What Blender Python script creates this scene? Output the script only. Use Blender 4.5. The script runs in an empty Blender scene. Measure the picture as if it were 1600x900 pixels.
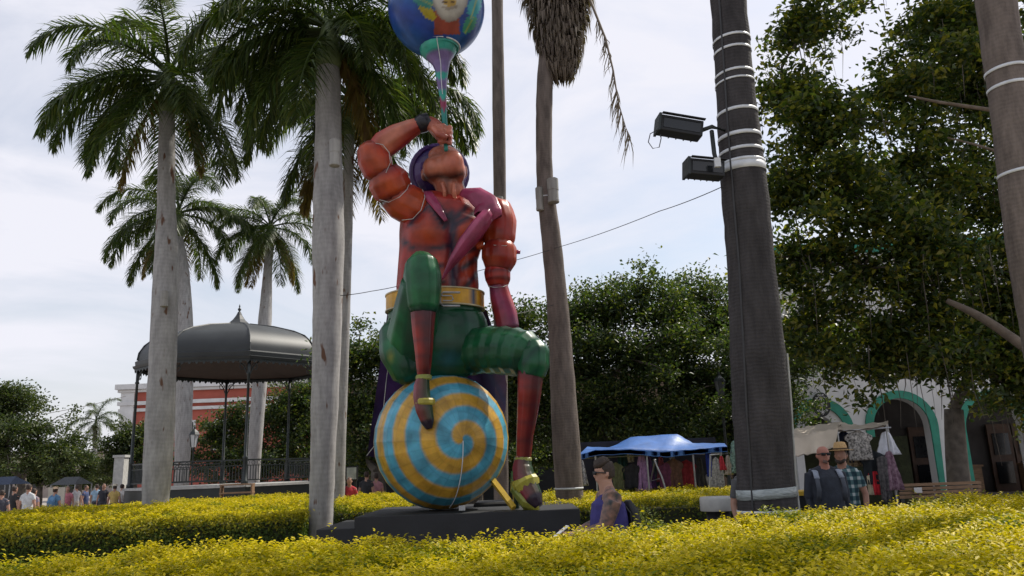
import bpy, bmesh, math, random
import numpy as np
from mathutils import Vector, Matrix
from mathutils.bvhtree import BVHTree
random.seed(7); rng = np.random.default_rng(7)
S = bpy.context.scene; C = S.collection
R = math.radians
# ------------------------------------------------------------------ camera
F_PX = 1200.0; H_CAM = 1.65; PITCH = R(13.0); ROLL = R(2.2)
CAM = Vector((0, 0, H_CAM))
FWD = Vector((0, math.cos(PITCH), math.sin(PITCH))); U0 = Vector((0, -math.sin(PITCH), math.cos(PITCH))); R0 = Vector((1, 0, 0))
RGT = R0*math.cos(ROLL) - U0*math.sin(ROLL); UP = U0*math.cos(ROLL) + R0*math.sin(ROLL)
cd = bpy.data.cameras.new('camera'); cam = bpy.data.objects.new('camera', cd); C.objects.link(cam)
cd.sensor_width = 36; cd.lens = F_PX/1600*36; cd.clip_end = 2000; cd.clip_start = .05
m = Matrix((RGT, UP, -FWD)).transposed().to_4x4(); m.translation = CAM; cam.matrix_world = m
S.camera = cam
# ------------------------------------------------------------------ sky and sun
SUN_AZ, SUN_EL = R(52), R(50)
w = bpy.data.worlds.new('World'); S.world = w; w.use_nodes = True
nt = w.node_tree; nt.nodes.clear(); N = nt.nodes.new; L = nt.links.new
out = N('ShaderNodeOutputWorld'); bg = N('ShaderNodeBackground'); bg.inputs[1].default_value = 0.12
sky = N('ShaderNodeTexSky'); sky.sky_type = 'NISHITA'; sky.sun_disc = False
sky.sun_elevation = SUN_EL; sky.sun_rotation = SUN_AZ; sky.air_density = 1.2; sky.dust_density = 2.0
tc = N('ShaderNodeTexCoord'); mp = N('ShaderNodeMapping'); mp.inputs['Scale'].default_value = (1, 1, 2.6); mp.inputs['Location'].default_value = (.3, .1, 0)
nz = N('ShaderNodeTexNoise'); nz.inputs['Scale'].default_value = 2.2; nz.inputs['Detail'].default_value = 7; nz.inputs['Roughness'].default_value = .55; nz.inputs['Distortion'].default_value = .6
cr = N('ShaderNodeValToRGB'); cr.color_ramp.elements[0].position = .30; cr.color_ramp.elements[0].color = (.22, .22, .22, 1); cr.color_ramp.elements[1].position = .60; cr.color_ramp.elements[1].color = (.97, .97, .97, 1)
mx = N('ShaderNodeMix'); mx.data_type = 'RGBA'; mx.inputs[7].default_value = (6.6, 6.6, 7.2, 1)
L(tc.outputs['Generated'], mp.inputs[0]); L(mp.outputs[0], nz.inputs['Vector']); L(nz.outputs['Fac'], cr.inputs[0]); L(cr.outputs[0], mx.inputs[0])
L(sky.outputs[0], mx.inputs[6]); L(mx.outputs[2], bg.inputs[0]); L(bg.outputs[0], out.inputs[0])
sd = bpy.data.lights.new('sun', 'SUN'); sd.energy = 4.4; sd.angle = R(1.5); sd.color = (1, .94, .84)
sun = bpy.data.objects.new('sun', sd); C.objects.link(sun)
sv = Vector((math.sin(SUN_AZ)*math.cos(SUN_EL), math.cos(SUN_AZ)*math.cos(SUN_EL), math.sin(SUN_EL)))
sun.rotation_euler = sv.to_track_quat('Z', 'Y').to_euler(); sun.location = (20, 10, 30)
S.view_settings.view_transform = 'Standard'; S.view_settings.look = 'None'; S.view_settings.gamma = 1
S.view_settings.exposure = 0.18
# ------------------------------------------------------------------ pixel helpers (photo is 1600 x 900)
def ray(px, py): return (RGT*((px-800)/F_PX) + UP*(-(py-450)/F_PX) + FWD)
def P(px, py, Y):
    d = ray(px, py); return CAM + d*(Y/d.y)
def PZ(px, py, z):
    d = ray(px, py); return CAM + d*((z-H_CAM)/d.z)
def MPP(px, py, Y): return (P(px, py, Y)-CAM).dot(FWD)/F_PX          # metres in one photo pixel there
def proj(p):
    q = Vector(p)-CAM; z = q.dot(FWD); return 800+F_PX*q.dot(RGT)/z, 450-F_PX*q.dot(UP)/z
# ------------------------------------------------------------------ materials
def newmat(name):
    m = bpy.data.materials.new(name); m.use_nodes = True; return m, m.node_tree, m.node_tree.nodes['Principled BSDF']
def mat(name, col, rough=.6, var=.2, scale=4, bump=0, bscale=30, metal=0, spec=.5, stretch=(1, 1, 1), coat=0, col2=None):
    m, t, b = newmat(name); n = t.nodes.new; l = t.links.new
    co = n('ShaderNodeTexCoord'); mp = n('ShaderNodeMapping'); mp.inputs['Scale'].default_value = stretch; l(co.outputs['Object'], mp.inputs[0])
    nz = n('ShaderNodeTexNoise'); nz.inputs['Scale'].default_value = scale; nz.inputs['Detail'].default_value = 6; l(mp.outputs[0], nz.inputs['Vector'])
    cr = n('ShaderNodeValToRGB'); cr.color_ramp.elements[0].position = .3; cr.color_ramp.elements[1].position = .7
    a = [c*(1-var) for c in col]; c2 = col2 or [min(1, c*(1+var)) for c in col]
    cr.color_ramp.elements[0].color = (*a, 1); cr.color_ramp.elements[1].color = (*c2, 1)
    l(nz.outputs['Fac'], cr.inputs[0]); l(cr.outputs[0], b.inputs['Base Color'])
    b.inputs['Roughness'].default_value = rough; b.inputs['Metallic'].default_value = metal; b.inputs['Specular IOR Level'].default_value = spec
    b.inputs['Coat Weight'].default_value = coat; b.inputs['Coat Roughness'].default_value = .2
    if bump:
        n2 = n('ShaderNodeTexNoise'); n2.inputs['Scale'].default_value = bscale; n2.inputs['Detail'].default_value = 5; l(mp.outputs[0], n2.inputs['Vector'])
        bp = n('ShaderNodeBump'); bp.inputs['Strength'].default_value = bump; bp.inputs['Distance'].default_value = .02; l(n2.outputs['Fac'], bp.inputs['Height']); l(bp.outputs[0], b.inputs['Normal'])
    return m
def paintmat(name, rough=.33, coat=.12):                                # colour from the painted attribute 'Col', with wear
    m, t, b = newmat(name); n = t.nodes.new; l = t.links.new
    at = n('ShaderNodeAttribute'); at.attribute_name = 'Col'
    co = n('ShaderNodeTexCoord'); nz = n('ShaderNodeTexNoise'); nz.inputs['Scale'].default_value = 3.5; nz.inputs['Detail'].default_value = 7; l(co.outputs['Object'], nz.inputs['Vector'])
    mr = n('ShaderNodeMapRange'); mr.inputs[1].default_value = .3; mr.inputs[2].default_value = .7; mr.inputs[3].default_value = .55; mr.inputs[4].default_value = 1.15; l(nz.outputs['Fac'], mr.inputs[0])
    mu = n('ShaderNodeMix'); mu.data_type = 'RGBA'; mu.blend_type = 'MULTIPLY'; mu.inputs[0].default_value = 1
    l(at.outputs['Color'], mu.inputs[6]); l(mr.outputs[0], mu.inputs[7]); l(mu.outputs[2], b.inputs['Base Color'])
    b.inputs['Roughness'].default_value = rough; b.inputs['Coat Weight'].default_value = coat; b.inputs['Coat Roughness'].default_value = .08; b.inputs['Specular IOR Level'].default_value = .3
    return m
def leafmat(name, cols, trans=.35, rough=.5, attr=False):
    m, t, b = newmat(name); n = t.nodes.new; l = t.links.new
    ge = n('ShaderNodeNewGeometry'); cr = n('ShaderNodeValToRGB')
    while len(cr.color_ramp.elements) < len(cols): cr.color_ramp.elements.new(.5)
    for i, c in enumerate(cols):
        cr.color_ramp.elements[i].position = i/(len(cols)-1); cr.color_ramp.elements[i].color = (*c, 1)
    l(ge.outputs['Random Per Island'], cr.inputs[0]); src = cr.outputs[0]
    if attr:
        at = n('ShaderNodeAttribute'); at.attribute_name = 'Col'; src = at.outputs['Color']
    l(src, b.inputs['Base Color']); b.inputs['Roughness'].default_value = rough; b.inputs['Specular IOR Level'].default_value = .2 if attr else .4
    tr = n('ShaderNodeBsdfTranslucent'); g = n('ShaderNodeMix'); g.data_type = 'RGBA'; g.blend_type = 'MULTIPLY'; g.inputs[0].default_value = 1; g.inputs[7].default_value = (1.5, 1.6, .6, 1)
    l(src, g.inputs[6]); l(g.outputs[2], tr.inputs[0])
    ms = n('ShaderNodeMixShader'); ms.inputs[0].default_value = trans; l(b.outputs[0], ms.inputs[1]); l(tr.outputs[0], ms.inputs[2])
    l(ms.outputs[0], t.nodes['Material Output'].inputs[0]); return m
def barkmat(name, col, ring=9, contrast=.35, stain=None, rough=.85, bump=.5, ringw=.1):
    m, t, b = newmat(name); n = t.nodes.new; l = t.links.new
    co = n('ShaderNodeTexCoord')
    wv = n('ShaderNodeTexWave'); wv.bands_direction = 'Z'; wv.inputs['Scale'].default_value = ring; wv.inputs['Distortion'].default_value = 5; wv.inputs['Detail'].default_value = 3; wv.inputs['Detail Scale'].default_value = 1.5
    l(co.outputs['Object'], wv.inputs['Vector'])
    mp = n('ShaderNodeMapping'); mp.inputs['Scale'].default_value = (5, 5, 1.2); l(co.outputs['Object'], mp.inputs[0])
    nz = n('ShaderNodeTexNoise'); nz.inputs['Scale'].default_value = 1.6; nz.inputs['Detail'].default_value = 8; nz.inputs['Roughness'].default_value = .65; l(mp.outputs[0], nz.inputs['Vector'])
    ad = n('ShaderNodeMath'); ad.operation = 'MULTIPLY_ADD'; ad.inputs[1].default_value = ringw; n9 = n('ShaderNodeTexNoise'); n9.inputs['Scale'].default_value = 2.3; n9.inputs['Detail'].default_value = 3; l(co.outputs['Object'], n9.inputs['Vector']); m9 = n('ShaderNodeMath'); m9.operation = 'MULTIPLY'; l(wv.outputs['Fac'], m9.inputs[0]); l(n9.outputs['Fac'], m9.inputs[1]); l(m9.outputs[0], ad.inputs[0]); l(nz.outputs['Fac'], ad.inputs[2])
    cr = n('ShaderNodeValToRGB'); cr.color_ramp.elements[0].position = .35; cr.color_ramp.elements[1].position = .85
    cr.color_ramp.elements[0].color = (*[c*(1-contrast) for c in col], 1); cr.color_ramp.elements[1].color = (*[min(1, c*(1+contrast*.6)) for c in col], 1)
    l(ad.outputs[0], cr.inputs[0]); src = cr.outputs[0]
    if stain:
        mp2 = n('ShaderNodeMapping'); mp2.inputs['Scale'].default_value = (6, 6, 1.6); l(co.outputs['Object'], mp2.inputs[0])
        n2 = n('ShaderNodeTexNoise'); n2.inputs['Scale'].default_value = 1.1; n2.inputs['Detail'].default_value = 2; l(mp2.outputs[0], n2.inputs['Vector'])
        c2 = n('ShaderNodeValToRGB'); c2.color_ramp.elements[0].position = .655; c2.color_ramp.elements[1].position = .70; l(n2.outputs['Fac'], c2.inputs[0])
        mi = n('ShaderNodeMix'); mi.data_type = 'RGBA'; l(c2.outputs[0], mi.inputs[0]); l(src, mi.inputs[6]); mi.inputs[7].default_value = (*stain, 1); src = mi.outputs[2]
    l(src, b.inputs['Base Color']); b.inputs['Roughness'].default_value = rough; b.inputs['Specular IOR Level'].default_value = .25
    bp = n('ShaderNodeBump'); bp.inputs['Strength'].default_value = bump; bp.inputs['Distance'].default_value = .03; l(ad.outputs[0], bp.inputs['Height']); l(bp.outputs[0], b.inputs['Normal'])
    return m
MT = {}
MT['royal'] = barkmat('royal_bark', (.38, .37, .36), 3.1, .38, (.13, .07, .045), bump=.3)
MT['dark_bark'] = barkmat('dark_bark', (.058, .053, .054), 7, .5, None, ringw=.14, bump=.8)
MT['fan_bark'] = barkmat('fan_bark', (.19, .155, .135), 6, .5, None, bump=.7)
MT['branch'] = mat('branch', (.10, .085, .07), .9, .4, 6, .5)
MT['shaft'] = mat('crownshaft', (.13, .17, .07), .5, .3, 2)
MT['frond'] = leafmat('frond', [(.022, .042, .012), (.04, .068, .017), (.06, .09, .02), (.10, .115, .026)], .42, .42)
MT['frond_old'] = leafmat('frond_old', [(.10, .08, .02), (.17, .12, .03), (.12, .07, .03)], .35, .6)
MT['thatch'] = leafmat('thatch', [(.11, .085, .065), (.17, .135, .105), (.22, .18, .145), (.08, .06, .05)], .15, .8)
MT['laurel'] = leafmat('laurel', [(.024, .042, .014), (.042, .07, .02), (.08, .11, .024), (.22, .20, .03)], .5, .4)
MT['shade_leaf'] = leafmat('shade_leaf', [(.02, .036, .014), (.032, .058, .02), (.055, .085, .023), (.12, .13, .028)], .42, .45)
MT['far_leaf'] = leafmat('far_leaf', [(.025, .045, .015), (.05, .075, .02), (.09, .105, .03)], .3, .5)
MT['hedge'] = leafmat('hedge', [(1, 1, 1), (1, 1, 1)], .3, .5, True)
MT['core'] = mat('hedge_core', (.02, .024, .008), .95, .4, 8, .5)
MT['soil'] = mat('soil', (.07, .05, .035), .95, .3, 6, .5)
MT['black'] = mat('black_paint', (.009, .010, .012), .6, .3, 3, .15, 20)
MT['iron'] = mat('iron', (.014, .02, .02), .45, .3, 6)
MT['roof'] = mat('roof_metal', (.026, .03, .031), .5, .25, 1.2, .05, 6)
MT['wood'] = mat('wood', (.22, .13, .07), .6, .3, 6, .2, 40, stretch=(1, 1, 6))
MT['white'] = mat('white_plaster', (.62, .62, .62), .85, .12, 1.3, .15, 30)
MT['green_trim'] = mat('green_trim', (.02, .22, .15), .6, .2, 3)
MT['red_wall'] = mat('red_wall', (.40, .10, .07), .85, .15, .6, .1)
MT['glass_dark'] = mat('dark_glass', (.012, .014, .017), .12, .2, 2)
MT['metal'] = mat('metal', (.35, .36, .37), .4, .2, 6, metal=.6)
MT['strap'] = mat('white_strap', (.6, .62, .64), .45, .15, 8)
MT['cable'] = mat('cable', (.03, .03, .032), .6, .2, 8)
MT['blue_tarp'] = mat('blue_tarp', (.035, .13, .40), .42, .25, 2.5, .5, 5)
MT['canvas'] = mat('canvas', (.50, .43, .34), .8, .12, 3, .5, 5)
MT['concrete'] = mat('concrete', (.42, .42, .40), .8, .15, 6, .2)
MT['yellow'] = mat('yellow_paint', (.62, .40, .04), .5, .15, 6)
MT['paint'] = paintmat('carnival_paint')
# ------------------------------------------------------------------ mesh helpers
def root_loc(p):
    while p.parent: p = p.parent
    return p.location
def tag(o, label, cat, group=None):
    o['label'] = label; o['category'] = cat
    if group: o['group'] = group
    return o
def thing(name, label, cat, loc, group=None):
    o = bpy.data.objects.new(name, None); C.objects.link(o); o.location = loc; o.empty_display_size = .2
    return tag(o, label, cat, group)
def link(name, me, parent=None):
    o = bpy.data.objects.new(name, me); C.objects.link(o)
    if parent: o.parent = parent
    return o
class MB:
    def __init__(s): s.v = []; s.f = []; s.c = []; s.mi = []
    def add(s, vs, fs, cols=None, mi=0):
        o = len(s.v); s.v += [tuple(x) for x in vs]; s.f += [tuple(i+o for i in f) for f in fs]; s.mi += [mi]*len(fs)
        s.c += list(cols) if cols else [(1, 1, 1)]*len(vs); return s
    def box(s, c, size, rz=0, mi=0, M=None):
        x, y, z = [a/2 for a in size]; M = M or Matrix.Rotation(rz, 3, 'Z'); c = Vector(c)
        vs = [c+M@Vector((i*x, j*y, k*z)) for k in (-1, 1) for j in (-1, 1) for i in (-1, 1)]
        return s.add(vs, [(0, 2, 3, 1), (4, 5, 7, 6), (0, 1, 5, 4), (2, 6, 7, 3), (0, 4, 6, 2), (1, 3, 7, 5)], mi=mi)
    def mesh(s, name, off=Vector((0, 0, 0)), smooth=False):
        me = bpy.data.meshes.new(name); me.from_pydata([(a-off[0], b-off[1], c-off[2]) for a, b, c in s.v], [], s.f)
        at = me.color_attributes.new('Col', 'FLOAT_COLOR', 'POINT'); at.data.foreach_set('color', np.array([(*c[:3], 1) for c in s.c], dtype=np.float32).ravel())
        me.polygons.foreach_set('material_index', s.mi)
        if smooth: me.polygons.foreach_set('use_smooth', [True]*len(me.polygons))
        me.update(); return me
    def build(s, name, material, parent=None, smooth=False, loc=None):
        off = root_loc(parent) if parent else Vector(loc or (0, 0, 0))
        me = s.mesh(name, off, smooth)
        for k in (material if isinstance(material, (list, tuple)) else [material]): me.materials.append(k)
        o = link(name, me, parent)
        if not parent: o.location = off
        return o
def frames(path, ref):
    path = [Vector(p) for p in path]; fr = []
    for i, p in enumerate(path):
        t = (path[min(i+1, len(path)-1)]-path[max(i-1, 0)]).normalized(); r = Vector(ref)
        if abs(r.dot(t)) > .95: r = Vector((0, 1, 0)) if abs(t.y) < .9 else Vector((0, 0, 1))
        u = (r-t*r.dot(t)).normalized(); fr.append((p, t, u, t.cross(u)))
    return fr
def resample(path, rad, m):
    path = [Vector(p) for p in path]; rad = [(r, r) if not hasattr(r, '__len__') else r for r in rad]; P2 = []; R2 = []
    for i in range(len(path)-1):
        for k in range(m):
            a = k/m; P2.append(path[i].lerp(path[i+1], a)); R2.append((rad[i][0]*(1-a)+rad[i+1][0]*a, rad[i][1]*(1-a)+rad[i+1][1]*a))
    P2.append(path[-1]); R2.append(rad[-1]); return P2, R2
def loft(mb, path, rad, n=12, ref=(1, 0, 0), caps=True, k=1, m=1, col=None, mi=0, rot=0, disp=None):
    """tube with n flat facets, each cut k times round and m times along; col(point, u, v) paints it"""
    path, rad = resample(path, rad, m) if m > 1 else (path, [(r, r) if not hasattr(r, '__len__') else r for r in rad])
    vs = []; cs = []; nn = n*k; fr = frames(path, ref)
    for i, (p, t, u, v) in enumerate(fr):
        for j in range(nn):
            f, a = divmod(j, k); a /= k
            a0 = 2*math.pi*f/n+rot; a1 = 2*math.pi*(f+1)/n+rot
            x = math.cos(a0)*(1-a)+math.cos(a1)*a; y = math.sin(a0)*(1-a)+math.sin(a1)*a
            q = p+u*(x*rad[i][0])+v*(y*rad[i][1])
            if disp: q = q+disp(q, (u*x+v*y).normalized())
            vs.append(q); cs.append(col(q, j/nn, i/(len(fr)-1)) if col else (1, 1, 1))
    fs = [(i*nn+j, i*nn+(j+1) % nn, (i+1)*nn+(j+1) % nn, (i+1)*nn+j) for i in range(len(fr)-1) for j in range(nn)]
    if caps: fs += [tuple(range(nn-1, -1, -1)), tuple(range((len(fr)-1)*nn, len(fr)*nn))]
    return mb.add(vs, fs, cs, mi)
def lathe(mb, c, prof, n=24, col=None, mi=0, rot=0):
    c = Vector(c); return loft(mb, [c+Vector((0, 0, z)) for r, z in prof], [max(r, .001) for r, z in prof], n, (1, 0, 0), True, col=col, mi=mi, rot=rot)
def tube(mb, pts, r, n=6): return loft(mb, pts, [r]*len(pts), n)
def ellipsoid(mb, c, r, nu=16, nv=10, M=None, mi=0, col=None):
    c = Vector(c); M = M or Matrix.Identity(3); vs = [c+M@Vector((0, 0, -r[2]))]; fs = []
    for i in range(1, nv):
        th = math.pi*i/nv
        for j in range(nu):
            ph = 2*math.pi*j/nu; vs.append(c+M@Vector((r[0]*math.sin(th)*math.cos(ph), r[1]*math.sin(th)*math.sin(ph), -r[2]*math.cos(th))))
    vs.append(c+M@Vector((0, 0, r[2]))); l = len(vs)-1
    for j in range(nu):
        fs.append((0, 1+(j+1) % nu, 1+j)); fs.append((l, l-nu+j, l-nu+(j+1) % nu))
    for i in range(nv-2):
        for j in range(nu): a = 1+i*nu; fs.append((a+j, a+(j+1) % nu, a+nu+(j+1) % nu, a+nu+j))
    return mb.add(vs, fs, [col(Vector(q)) for q in vs] if col else None, mi)
def fuse(mb, voxel, smooth=2, off=Vector((0, 0, 0)), mats=None, name='body', colf=None, shade=True):
    """one continuous skin over everything in mb; each face takes the material of the nearest source piece"""
    me = mb.mesh('src'); o = link('src', me)
    r = o.modifiers.new('r', 'REMESH'); r.mode = 'VOXEL'; r.voxel_size = voxel
    if smooth: s = o.modifiers.new('s', 'SMOOTH'); s.factor = .5; s.iterations = smooth
    dg = bpy.context.evaluated_depsgraph_get(); ev = o.evaluated_get(dg); ne = bpy.data.meshes.new_from_object(ev)
    bpy.data.objects.remove(o); bpy.data.meshes.remove(me); ne.name = name; ne.materials.clear()
    for k in mats: ne.materials.append(k)
    if len(mats) > 1:
        bv = BVHTree.FromPolygons([Vector(v) for v in mb.v], mb.f)
        ne.polygons.foreach_set('material_index', [mb.mi[bv.find_nearest(p.center)[2]] for p in ne.polygons])
    if colf:
        at = ne.color_attributes.new('Col', 'FLOAT_COLOR', 'POINT'); at.data.foreach_set('color', np.array([(*colf(v.co), 1) for v in ne.vertices], dtype=np.float32).ravel())
    ne.transform(Matrix.Translation(-Vector(off)))
    ne.polygons.foreach_set('use_smooth', [shade]*len(ne.polygons)); ne.update(); return ne
def quads(name, ctr, ax, nrm, ln, wd, material, parent=None, cols=None, off=Vector((0, 0, 0))):
    """numpy: one folded rhombic leaf for each row"""
    n = len(ctr); ax = ax/np.linalg.norm(ax, axis=1, keepdims=True); sd = np.cross(ax, nrm); sd /= np.linalg.norm(sd, axis=1, keepdims=True)+1e-9
    up = np.cross(sd, ax); c = ctr-np.array(off); ln = ln[:, None]; wd = wd[:, None]
    V = np.empty((n, 4, 3), np.float32); V[:, 0] = c-ax*ln*.5; V[:, 1] = c+sd*wd*.5+up*wd*.18-ax*ln*.05; V[:, 2] = c+ax*ln*.5-up*ln*.1; V[:, 3] = c-sd*wd*.5+up*wd*.18-ax*ln*.05
    me = bpy.data.meshes.new(name); me.vertices.add(n*4); me.vertices.foreach_set('co', V.ravel())
    idx = (np.arange(n)[:, None]*4+np.array([0, 1, 2, 0, 2, 3])[None]).ravel().astype(np.int32)
    me.loops.add(n*6); me.loops.foreach_set('vertex_index', idx); me.polygons.add(n*2)
    me.polygons.foreach_set('loop_start', np.arange(0, n*6, 3, dtype=np.int32)); me.polygons.foreach_set('loop_total', np.full(n*2, 3, np.int32))
    me.update(calc_edges=True)
    if cols is not None:
        at = me.color_attributes.new('Col', 'FLOAT_COLOR', 'POINT'); cc = np.ones((n, 4, 4), np.float32); cc[:, :, :3] = cols[:, None, :]; at.data.foreach_set('color', cc.ravel())
    me.materials.append(material); o = link(name, me, parent)
    if not parent: o.location = off
    return o
def unit(n): v = rng.normal(size=(n, 3)); return v/np.linalg.norm(v, axis=1, keepdims=True)
# ================================================================== the setting
def struct(o): o['kind'] = 'structure'; return o
g = MB(); g.add([(-300, -40, 0), (300, -40, 0), (300, 500, 0), (-300, 500, 0)], [(0, 1, 2, 3)])
def pavemat():
    m, t, b = newmat('plaza_paving'); n = t.nodes.new; l = t.links.new
    co = n('ShaderNodeTexCoord'); br = n('ShaderNodeTexBrick'); br.inputs['Scale'].default_value = 2.2; br.inputs['Color1'].default_value = (.26, .23, .2, 1); br.inputs['Color2'].default_value = (.32, .28, .25, 1); br.inputs['Mortar'].default_value = (.13, .12, .11, 1); br.inputs['Mortar Size'].default_value = .012
    l(co.outputs['Object'], br.inputs['Vector']); l(br.outputs['Color'], b.inputs['Base Color']); b.inputs['Roughness'].default_value = .8; return m
MT['pave'] = pavemat(); struct(g.build('ground', MT['pave']))

# ------------------------------------------------------------------ clipped golden hedges
def inpoly(x, y, poly):
    r = np.zeros(len(x), bool); j = len(poly)-1
    for i in range(len(poly)):
        xi, yi = poly[i]; xj, yj = poly[j]
        r ^= ((yi > y) != (yj > y)) & (x < (xj-xi)*(y-yi)/(yj-yi+1e-12)+xi); j = i
    return r
def hnoise(x, y): return .022*np.sin(x*2.3+y*1.1)+.018*np.sin(x*4.7-y*3.9+1)+.022*np.sin(x*9.1+y*7.3+2)+.018*np.sin(x*17+3)*np.sin(y*15)
def hedge(label, poly, h, n_top, n_side, size=.042, green=.25, sprig=.10):
    cx = sum(p[0] for p in poly)/len(poly); cy = sum(p[1] for p in poly)/len(poly); loc = Vector((cx, cy, 0))
    t = thing('hedge', label, 'hedge', loc)
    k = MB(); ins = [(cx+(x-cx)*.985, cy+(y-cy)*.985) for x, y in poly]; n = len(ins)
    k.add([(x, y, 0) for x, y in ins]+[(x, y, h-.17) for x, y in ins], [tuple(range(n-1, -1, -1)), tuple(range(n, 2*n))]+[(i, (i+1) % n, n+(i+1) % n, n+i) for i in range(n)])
    k.build('dark_core', MT['core'], t)  # solid dark core added to stop sight through the leaves
    xs = [p[0] for p in poly]; ys = [p[1] for p in poly]
    area = abs(sum(poly[i][0]*poly[(i+1) % n][1]-poly[(i+1) % n][0]*poly[i][1] for i in range(n)))/2
    m = int(n_top*(max(xs)-min(xs))*(max(ys)-min(ys))/max(area, .1)/9)
    x = rng.uniform(min(xs), max(xs), m); y = rng.uniform(min(ys), max(ys), m); q = inpoly(x, y, poly); x, y = x[q], y[q]
    top = h+hnoise(x, y)+rng.normal(0, .026, len(x))-.07*(np.sin(x*11.3+y*3.7)+np.sin(x*5.1-y*9.7) > 1.45); tall = rng.random(len(x)) > .992; top[tall] += rng.uniform(.03, sprig, tall.sum())
    # nine leaves round every shoot
    lf = 9; X = np.repeat(x, lf); Y = np.repeat(y, lf); T = np.repeat(top, lf); lev = np.tile(np.arange(lf)/lf, len(x))
    a = rng.uniform(0, 2*np.pi, len(X)); rr = rng.uniform(.01, .04, len(X))+lev*.03
    Z = T-lev*np.where(np.repeat(tall, lf), .16, .12)
    ctr = np.stack([X+np.cos(a)*rr, Y+np.sin(a)*rr, Z], 1)
    ax = np.stack([np.cos(a), np.sin(a), rng.uniform(-.1, .9, len(X))-lev*.4], 1); nr = np.stack([-np.cos(a)*.5, -np.sin(a)*.5, np.ones(len(X))], 1)+rng.normal(0, .35, (len(X), 3))
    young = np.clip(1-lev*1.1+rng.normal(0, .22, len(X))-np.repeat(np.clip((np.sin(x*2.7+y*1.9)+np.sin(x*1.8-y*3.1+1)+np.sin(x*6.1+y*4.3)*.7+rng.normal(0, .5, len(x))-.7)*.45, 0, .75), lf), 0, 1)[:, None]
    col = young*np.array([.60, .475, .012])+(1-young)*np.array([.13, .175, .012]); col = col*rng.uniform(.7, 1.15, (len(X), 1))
    # sides
    if n_side:
        L_ = [math.dist(poly[i], poly[(i+1) % n]) for i in range(n)]; e = rng.choice(n, n_side, p=np.array(L_)/sum(L_)); u = rng.random(n_side); pa = np.array(poly)
        A = pa[e]; B = pa[(e+1) % n]; q = A+(B-A)*u[:, None]; d = (B-A)/np.linalg.norm(B-A, axis=1, keepdims=True); nrm2 = np.stack([d[:, 1], -d[:, 0]], 1)
        s = np.sign(((q-np.array([cx, cy]))*nrm2).sum(1))[:, None]; nrm2 = nrm2*s
        z = rng.uniform(.03, h, n_side); q = q+nrm2*(rng.normal(0, .045, n_side)+.05*np.sin(q[:, 0]*5+z*6))[:, None]
        ctr = np.vstack([ctr, np.column_stack([q, z])]); n3 = np.column_stack([nrm2, rng.normal(.3, .4, n_side)])+rng.normal(0, .3, (n_side, 3))
        ax = np.vstack([ax, np.cross(n3, unit(n_side))]); nr = np.vstack([nr, n3])
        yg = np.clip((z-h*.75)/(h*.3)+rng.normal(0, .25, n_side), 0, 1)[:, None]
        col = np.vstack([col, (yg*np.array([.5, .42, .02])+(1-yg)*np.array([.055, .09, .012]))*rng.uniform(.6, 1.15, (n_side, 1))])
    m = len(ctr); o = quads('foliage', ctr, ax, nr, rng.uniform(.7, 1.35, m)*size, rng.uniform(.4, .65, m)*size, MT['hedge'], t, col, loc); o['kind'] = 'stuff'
    return t
far = [PZ(x, y, 1.1) for x, y in ((-330, 885), (0, 872), (200, 862), (400, 851), (600, 842), (830, 842), (890, 836), (985, 828), (1150, 810), (1250, 803), (1400, 790), (1500, 778), (1600, 771), (1850, 757))]
front_poly = [(p.x, p.y) for p in far]+[(7.5, 5.5), (4.6, 2.6), (-4.6, 2.6)]
hedge('broad golden yellow clipped hedge filling the planting bed before the statue', front_poly, 1.1, 400000, 8000, .036)
far2 = [PZ(x, y, 1.08) for x, y in ((-250, 816), (0, 801), (240, 784), (480, 772))]; near2 = [PZ(x, y, 1.08) for x, y in ((470, 797), (300, 806), (120, 817), (0, 823), (-250, 838))]
hedge('long golden hedge with dark green flank round the grey palm by the bandstand', [(p.x, p.y) for p in far2+near2], 1.08, 170000, 90000, .052)
p3 = [PZ(x, y, 1.0) for x, y in ((528, 774), (640, 772), (640, 786), (528, 791))]
hedge('low yellow hedge behind the spiral ball and the black platform', [(p.x, p.y) for p in p3], 1.0, 30000, 8000, .05)
p4 = [PZ(x, y, 1.0) for x, y in ((850, 771), (1000, 766), (1180, 760), (1180, 774), (1000, 781), (850, 787))]
hedge('yellow topped hedge between the tattooed man and the blue market stall', [(p.x, p.y) for p in p4], 1.0, 50000, 18000, .048)
# small round shrub behind the tattooed man
def shrub(label, c, r, n, cols, size):
    t = thing('shrub', label, 'shrub', (c.x, c.y, 0))
    d = unit(n); rad = r*(1.15-np.abs(rng.normal(0, .38, n)))
    ctr = np.array([c.x, c.y, c.z-r*1.5])+d*rad[:, None]*np.array([1, 1, 1.5])
    o = quads('foliage', ctr, unit(n), d+rng.normal(0, .5, (n, 3)), rng.uniform(.6, 1.3, n)*size, rng.uniform(.4, .6, n)*size, leafmat('shrub_leaf', cols), t, None, Vector((c.x, c.y, 0))); o['kind'] = 'stuff'
    b = MB(); 
    for k in range(7):
        a = k*.9; tube(b, [(c.x, c.y, 0), (c.x+.2*r*math.cos(a), c.y+.2*r*math.sin(a), .4*c.z), (c.x+.7*r*math.cos(a), c.y+.7*r*math.sin(a), c.z-r*.5)], .012, 5)
    b.build('stem', MT['branch'], t)
shrub('small rounded pale green shrub behind the tattooed man', P(1003, 803, 8.6), .33, 3500, [(.10, .14, .03), (.2, .24, .06), (.3, .3, .08)], .035)

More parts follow.
